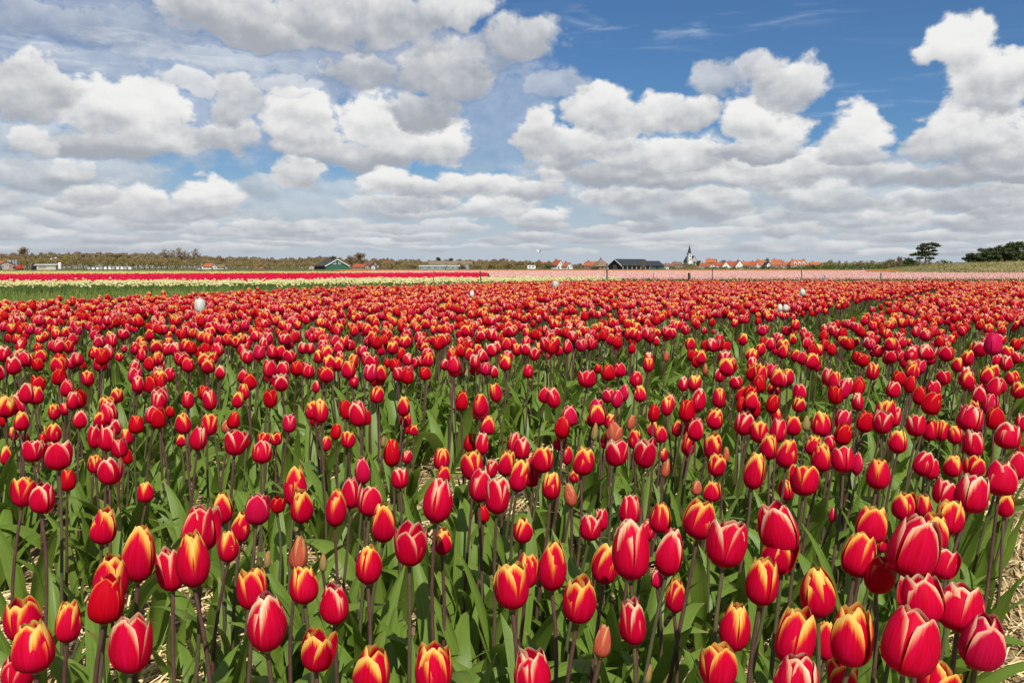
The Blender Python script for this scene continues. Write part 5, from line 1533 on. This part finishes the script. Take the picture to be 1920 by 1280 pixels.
# the mass of the wood behind and the undergrowth at its foot
def wood_mass(name, D0, D1, n, topo, mat, label, size, x0, x1, zlow=0.0):
    rs = np.random.default_rng(len(name) * 7 + n)
    px = rs.uniform(x0, x1, n); D = rs.uniform(D0, D1, n)
    top = np.interp(px, PROFX, PROFY) + topo + 4.5 * (vnoise(px + 900, px * 0, 9.0, 5) + vnoise(px + 900, px * 0, 3.5, 6) - 1.0)
    zt = CAMZ + (502 - top) / F * D
    z = zlow + (zt - zlow) * np.sqrt(rs.uniform(0, 1, n))
    x = (px - 960) / F * D
    P = np.stack([x, D, z], 1)
    d = rs.normal(0, 1, (n, 3)); d[:, 2] = np.abs(d[:, 2]) + .6; d /= np.linalg.norm(d, axis=1)[:, None]
    e = np.cross(d, rs.normal(0, 1, (n, 3))); e /= np.linalg.norm(e, axis=1)[:, None]
    s = (size * rs.uniform(.5, 1.4, n))[:, None]
    V = np.stack([P - d * s * 1.3 - e * s * .5, P - d * s * .3 + e * s * .55, P + d * s * 1.4, P + d * s * .2 - e * s * .5], 1).reshape(-1, 3)
    b = np.arange(n) * 4
    me = mesh(name, V, np.stack([b, b + 1, b + 2, b + 3], 1), mat, attrs={'rnd': np.repeat(np.clip(vnoise(px + 900, D, 14, 8) * .7 + rs.uniform(-.1, .45, n), 0, 1), 4)})
    tag(link(name, me), label, 'woods', None, 'stuff')
wood_mass('woods', 625, 720, 78000, 2.0, M['twig_brown'], 'brown leafless wood massed along the horizon', .50, -350, 1040)
wood_mass('woods', 1020, 1100, 9000, 0.5, M['twig_brown'], 'distant brown woods behind the village', .75, 1030, 1760)
wood_mass('undergrowth', 578, 600, 24000, 9.0, M['twig_olive'], 'low olive undergrowth at the foot of the wood', .42, -350, 1000)
wood_mass('undergrowth', 690, 705, 7000, 6.0, M['twig_olive'], 'low olive undergrowth before the village', .45, 1000, 1480)
wood_mass('undergrowth', 500, 540, 5000, 5.5, M['bush'], 'dark shrubs massed left of the lone pine', .42, 1480, 1720)
# round shrubs along the horizon
def shrub(px, top, D, wpx, mat, label, group=None, seed=0):
    rs = np.random.default_rng(seed)
    root = empty('shrub', (px_xy(px, D), D, 0))
    tag(root, label, 'shrub', group)
    h = max(zz(top, D), .5); w = wpx / F * D / 2
    b = MB()
    for k in range(4):
        a = rs.uniform(0, 6.28); q = w * .5
        leaf_cloud(b, math.cos(a) * q, math.sin(a) * q * .6, h * rs.uniform(.42, .6), w * .6, w * .5, h * .40, 60, max(.12 * h, .16), rs, .3, .3, 1.2)
    b.build('foliage', M[mat], root)
    t = MB()
    for k in range(3):
        t.tube([(0, 0, -.05), (rs.normal(0, .2) * w, rs.normal(0, .2) * w, h * .5)], [.08, .03], 5)
    t.build('stem', M['bark'], root)
for i, (px, top, D, wpx, mat) in enumerate([(745, 488, 600, 26, 'twig_olive'), (770, 493, 590, 20, 'twig_brown'), (790, 491, 590, 26, 'twig_olive'), (890, 494, 580, 24, 'twig_olive'), (925, 491, 580, 30, 'twig_olive'),
        (950, 492, 580, 22, 'twig_olive'), (975, 490, 590, 26, 'twig_olive'), (1005, 491, 600, 26, 'twig_olive'), (1030, 495, 560, 20, 'bush'), (1085, 495, 600, 30, 'twig_brown'), (1262, 499, 640, 26, 'bush'),
        (1295, 493, 700, 30, 'twig_olive'), (1320, 500, 690, 18, 'bush'), (1400, 497, 700, 22, 'bush'), (1428, 498, 690, 18, 'bush'), (1465, 499, 600, 24, 'twig_olive'), (1528, 495, 600, 24, 'twig_olive'), (1600, 495, 560, 34, 'bush'), (1632, 494, 540, 30, 'twig_olive'), (1660, 495, 520, 26, 'twig_olive')]):
    sl_ = ['right of the bright orange roof', 'between the bright orange roof and the tan roof', 'at the left end of the tan roof', 'at the right end of the tan roof', 'behind the post at the end of the crimson bed', 'second right of the tan roof',
           'left of the white caravan', 'right behind the white caravan', 'below the red roof over the shrubs', 'right of the two white-gabled houses', 'left below the church', 'right below the church tower', 'at the foot of the first village house',
           'right of the steep white gable', 'below the high orange roof', 'left below the dormered farmhouse', 'right below the dormered farmhouse', 'left of the tiny pale hut', 'right of the tiny pale hut', 'by the thin bare tree near the lone pine'][i]
    shrub(px, top, D, wpx, mat, {'twig_olive': 'rounded olive shrub ', 'twig_brown': 'leafless brown shrub ', 'bush': 'dark green shrub '}[mat] + sl_, 'shrubs along the horizon', 50 + i)
for i, (px, top, D, wpx, mat, lab) in enumerate([(798, 494, 555, 20, 'twig_olive', 'olive shrub above the left pale green shed'), (818, 495, 560, 18, 'twig_brown', 'brown shrub between the tan roof and the pale green sheds'), (838, 496, 560, 18, 'twig_olive', 'olive shrub below the two dark treetops'),
        (862, 495, 560, 20, 'twig_olive', 'olive shrub above the dark red car'), (1112, 498, 540, 16, 'twig_brown', 'leafless shrub before the pyramid-roofed farmhouse'), (1340, 500, 690, 14, 'bush', 'dark shrub before the leftmost village gables'),
        (1352, 499, 700, 14, 'twig_olive', 'olive shrub left of the bright white gable'), (1372, 500, 690, 14, 'bush', 'dark shrub between the two white gables'), (1415, 499, 690, 16, 'twig_olive', 'olive shrub below the red roof with shadowed gable'), (1445, 499, 640, 18, 'bush', 'dark shrub left below the orange-roofed house'),
        (1482, 500, 600, 12, 'bush', 'dark shrub at the left corner of the dormered farmhouse'), (1506, 499, 600, 16, 'bush', 'dark shrub at the right corner of the dormered farmhouse'), (1025, 496, 590, 18, 'twig_olive', 'olive shrub left of the taller white-gabled house')]):
    shrub(px, top, D, wpx, mat, lab, 'shrubs along the horizon', 130 + i)
shrub(1771, 487, 300, 24, 'bush', 'round green bush between the lone pine and the dark grove', None, 90)

# lone pine with layered crown
def pads(b, lst, D, n, size, rs):
    for (px, py, rx, ry) in lst:
        leaf_cloud(b, px_xy(px, D) , D + rs.normal(0, .6), zz(py, D), rx / F * D, rx / F * D * .8, ry / F * D, n, size, rs, .1, .25, 1.3)
D = 290
rs = np.random.default_rng(77)
pine = empty('pine_tree', (px_xy(1732, D), D, 0.6)); tag(pine, 'lone wind-shaped pine with layered crown on the dune edge', 'tree')
t = MB(); ox, oz = px_xy(1732, D), .6
def lp(px, py, dy=0): return (px_xy(px, D) - ox, dy, zz(py, D) - oz)
t.tube([lp(1730, 506), lp(1731, 495), lp(1733, 482), lp(1737, 470), lp(1741, 461)], [.34, .27, .22, .15, .06], 8)
t.build('trunk', M['bark'], pine)
for pts_ in ([(1724,506),(1722,495),(1724,486),(1716,476)], [(1737,505),(1737,493),(1743,484),(1750,478)], [(1733,484),(1722,474),(1715,468)], [(1736,474),(1748,468),(1755,461)], [(1722,494),(1712,489),(1702,488)], [(1731,490),(1742,487),(1751,485)]):
    t = MB(); t.tube([lp(*p, dy=rs.normal(0, .4)) for p in pts_], [.17 - .04 * i for i in range(len(pts_))], 6); t.build('branch', M['bark'], pine)
c = MB()
PADS = [(1722,462,9,3.0),(1733,459,9,3.2),(1745,458,10,3.4),(1754,461,6,2.2),(1716,466,5,2.0),(1728,468,9,2.2),(1741,465,8,2.0),(1713,477,10,2.6),(1725,474,11,3.4),(1738,475,10,3.2),(1748,477,7,2.0),(1748,470,5,1.4),(1707,478,5,1.4),(1700,487,9,3.4),(1694,491,7,3.0),(1708,490,9,2.6),(1704,494,10,2.4),(1742,484,8,1.6),(1721,484,7,1.2),(1728,479,10,2.0)]
for (px, py, rx, ry) in PADS:
    x, y, z = lp(px, py, rs.normal(0, .7))
    leaf_cloud(c, x, y, z, rx / F * D * 1.12, rx / F * D, ry / F * D * 1.15, 150, .32, rs, .1, .3, 1.3)
c.build('crown', M['pine'], pine)

# dark grove on the dune: separate broad pines
GROVE = [(1824, 474, 262, 22, 'leftmost, lowest pine of the dark grove with ragged left side'), (1842, 464, 268, 24, 'second pine from the left in the dark grove'), (1852, 470, 250, 22, 'front pine of the dark grove, left of its middle'),
 (1870, 460, 262, 22, 'middle pine of the dark grove with rounded top'), (1884, 462, 250, 20, 'front pine right of the middle of the dark grove'), (1900, 452, 258, 26, 'tall broad pine near the right end of the dark grove'),
 (1922, 450, 262, 26, 'tallest pine of the dark grove, cut by the picture border'), (1950, 452, 262, 28, None), (1985, 455, 265, 30, None)]
for i, (px, top, D, wpx, lab) in enumerate(GROVE):
    if lab is None: lab = 'pine at the right end of the dark grove'
    rs = np.random.default_rng(200 + i)
    z0 = float(dune_h(px_xy(px, D), D)) - .1
    root = empty('pine_tree', (px_xy(px, D), D, z0)); tag(root, lab, 'tree', 'pines of the dark grove on the dune')
    h = zz(top, D) - z0; w = wpx / F * D * .95
    t = MB(); t.tube([(0,0,-.1),(rs.normal(0,.1),0,h*.4),(rs.normal(0,.2),0,h*.9)], [.26,.2,.06], 7); limbs(t, h, rs, 6, r0=.2, spread=.35, z0=.15); t.build('trunk', M['bark'], root)
    c = MB()
    for k in range(24):
        a = rs.uniform(0, 6.28); q = w * math.sqrt(rs.uniform(0, 1)) * .85; zc = h * rs.uniform(.14, .88) 
        q *= math.sqrt(max(.15, 1 - ((zc / h - .35) / .62) ** 2))
        leaf_cloud(c, math.cos(a) * q, math.sin(a) * q, zc, w * .36, w * .36, h * .13, 100, .30, rs, .15, .35, 1.3)
    c.build('crown', M['pine'], root)
print('objects', len(bpy.data.objects))
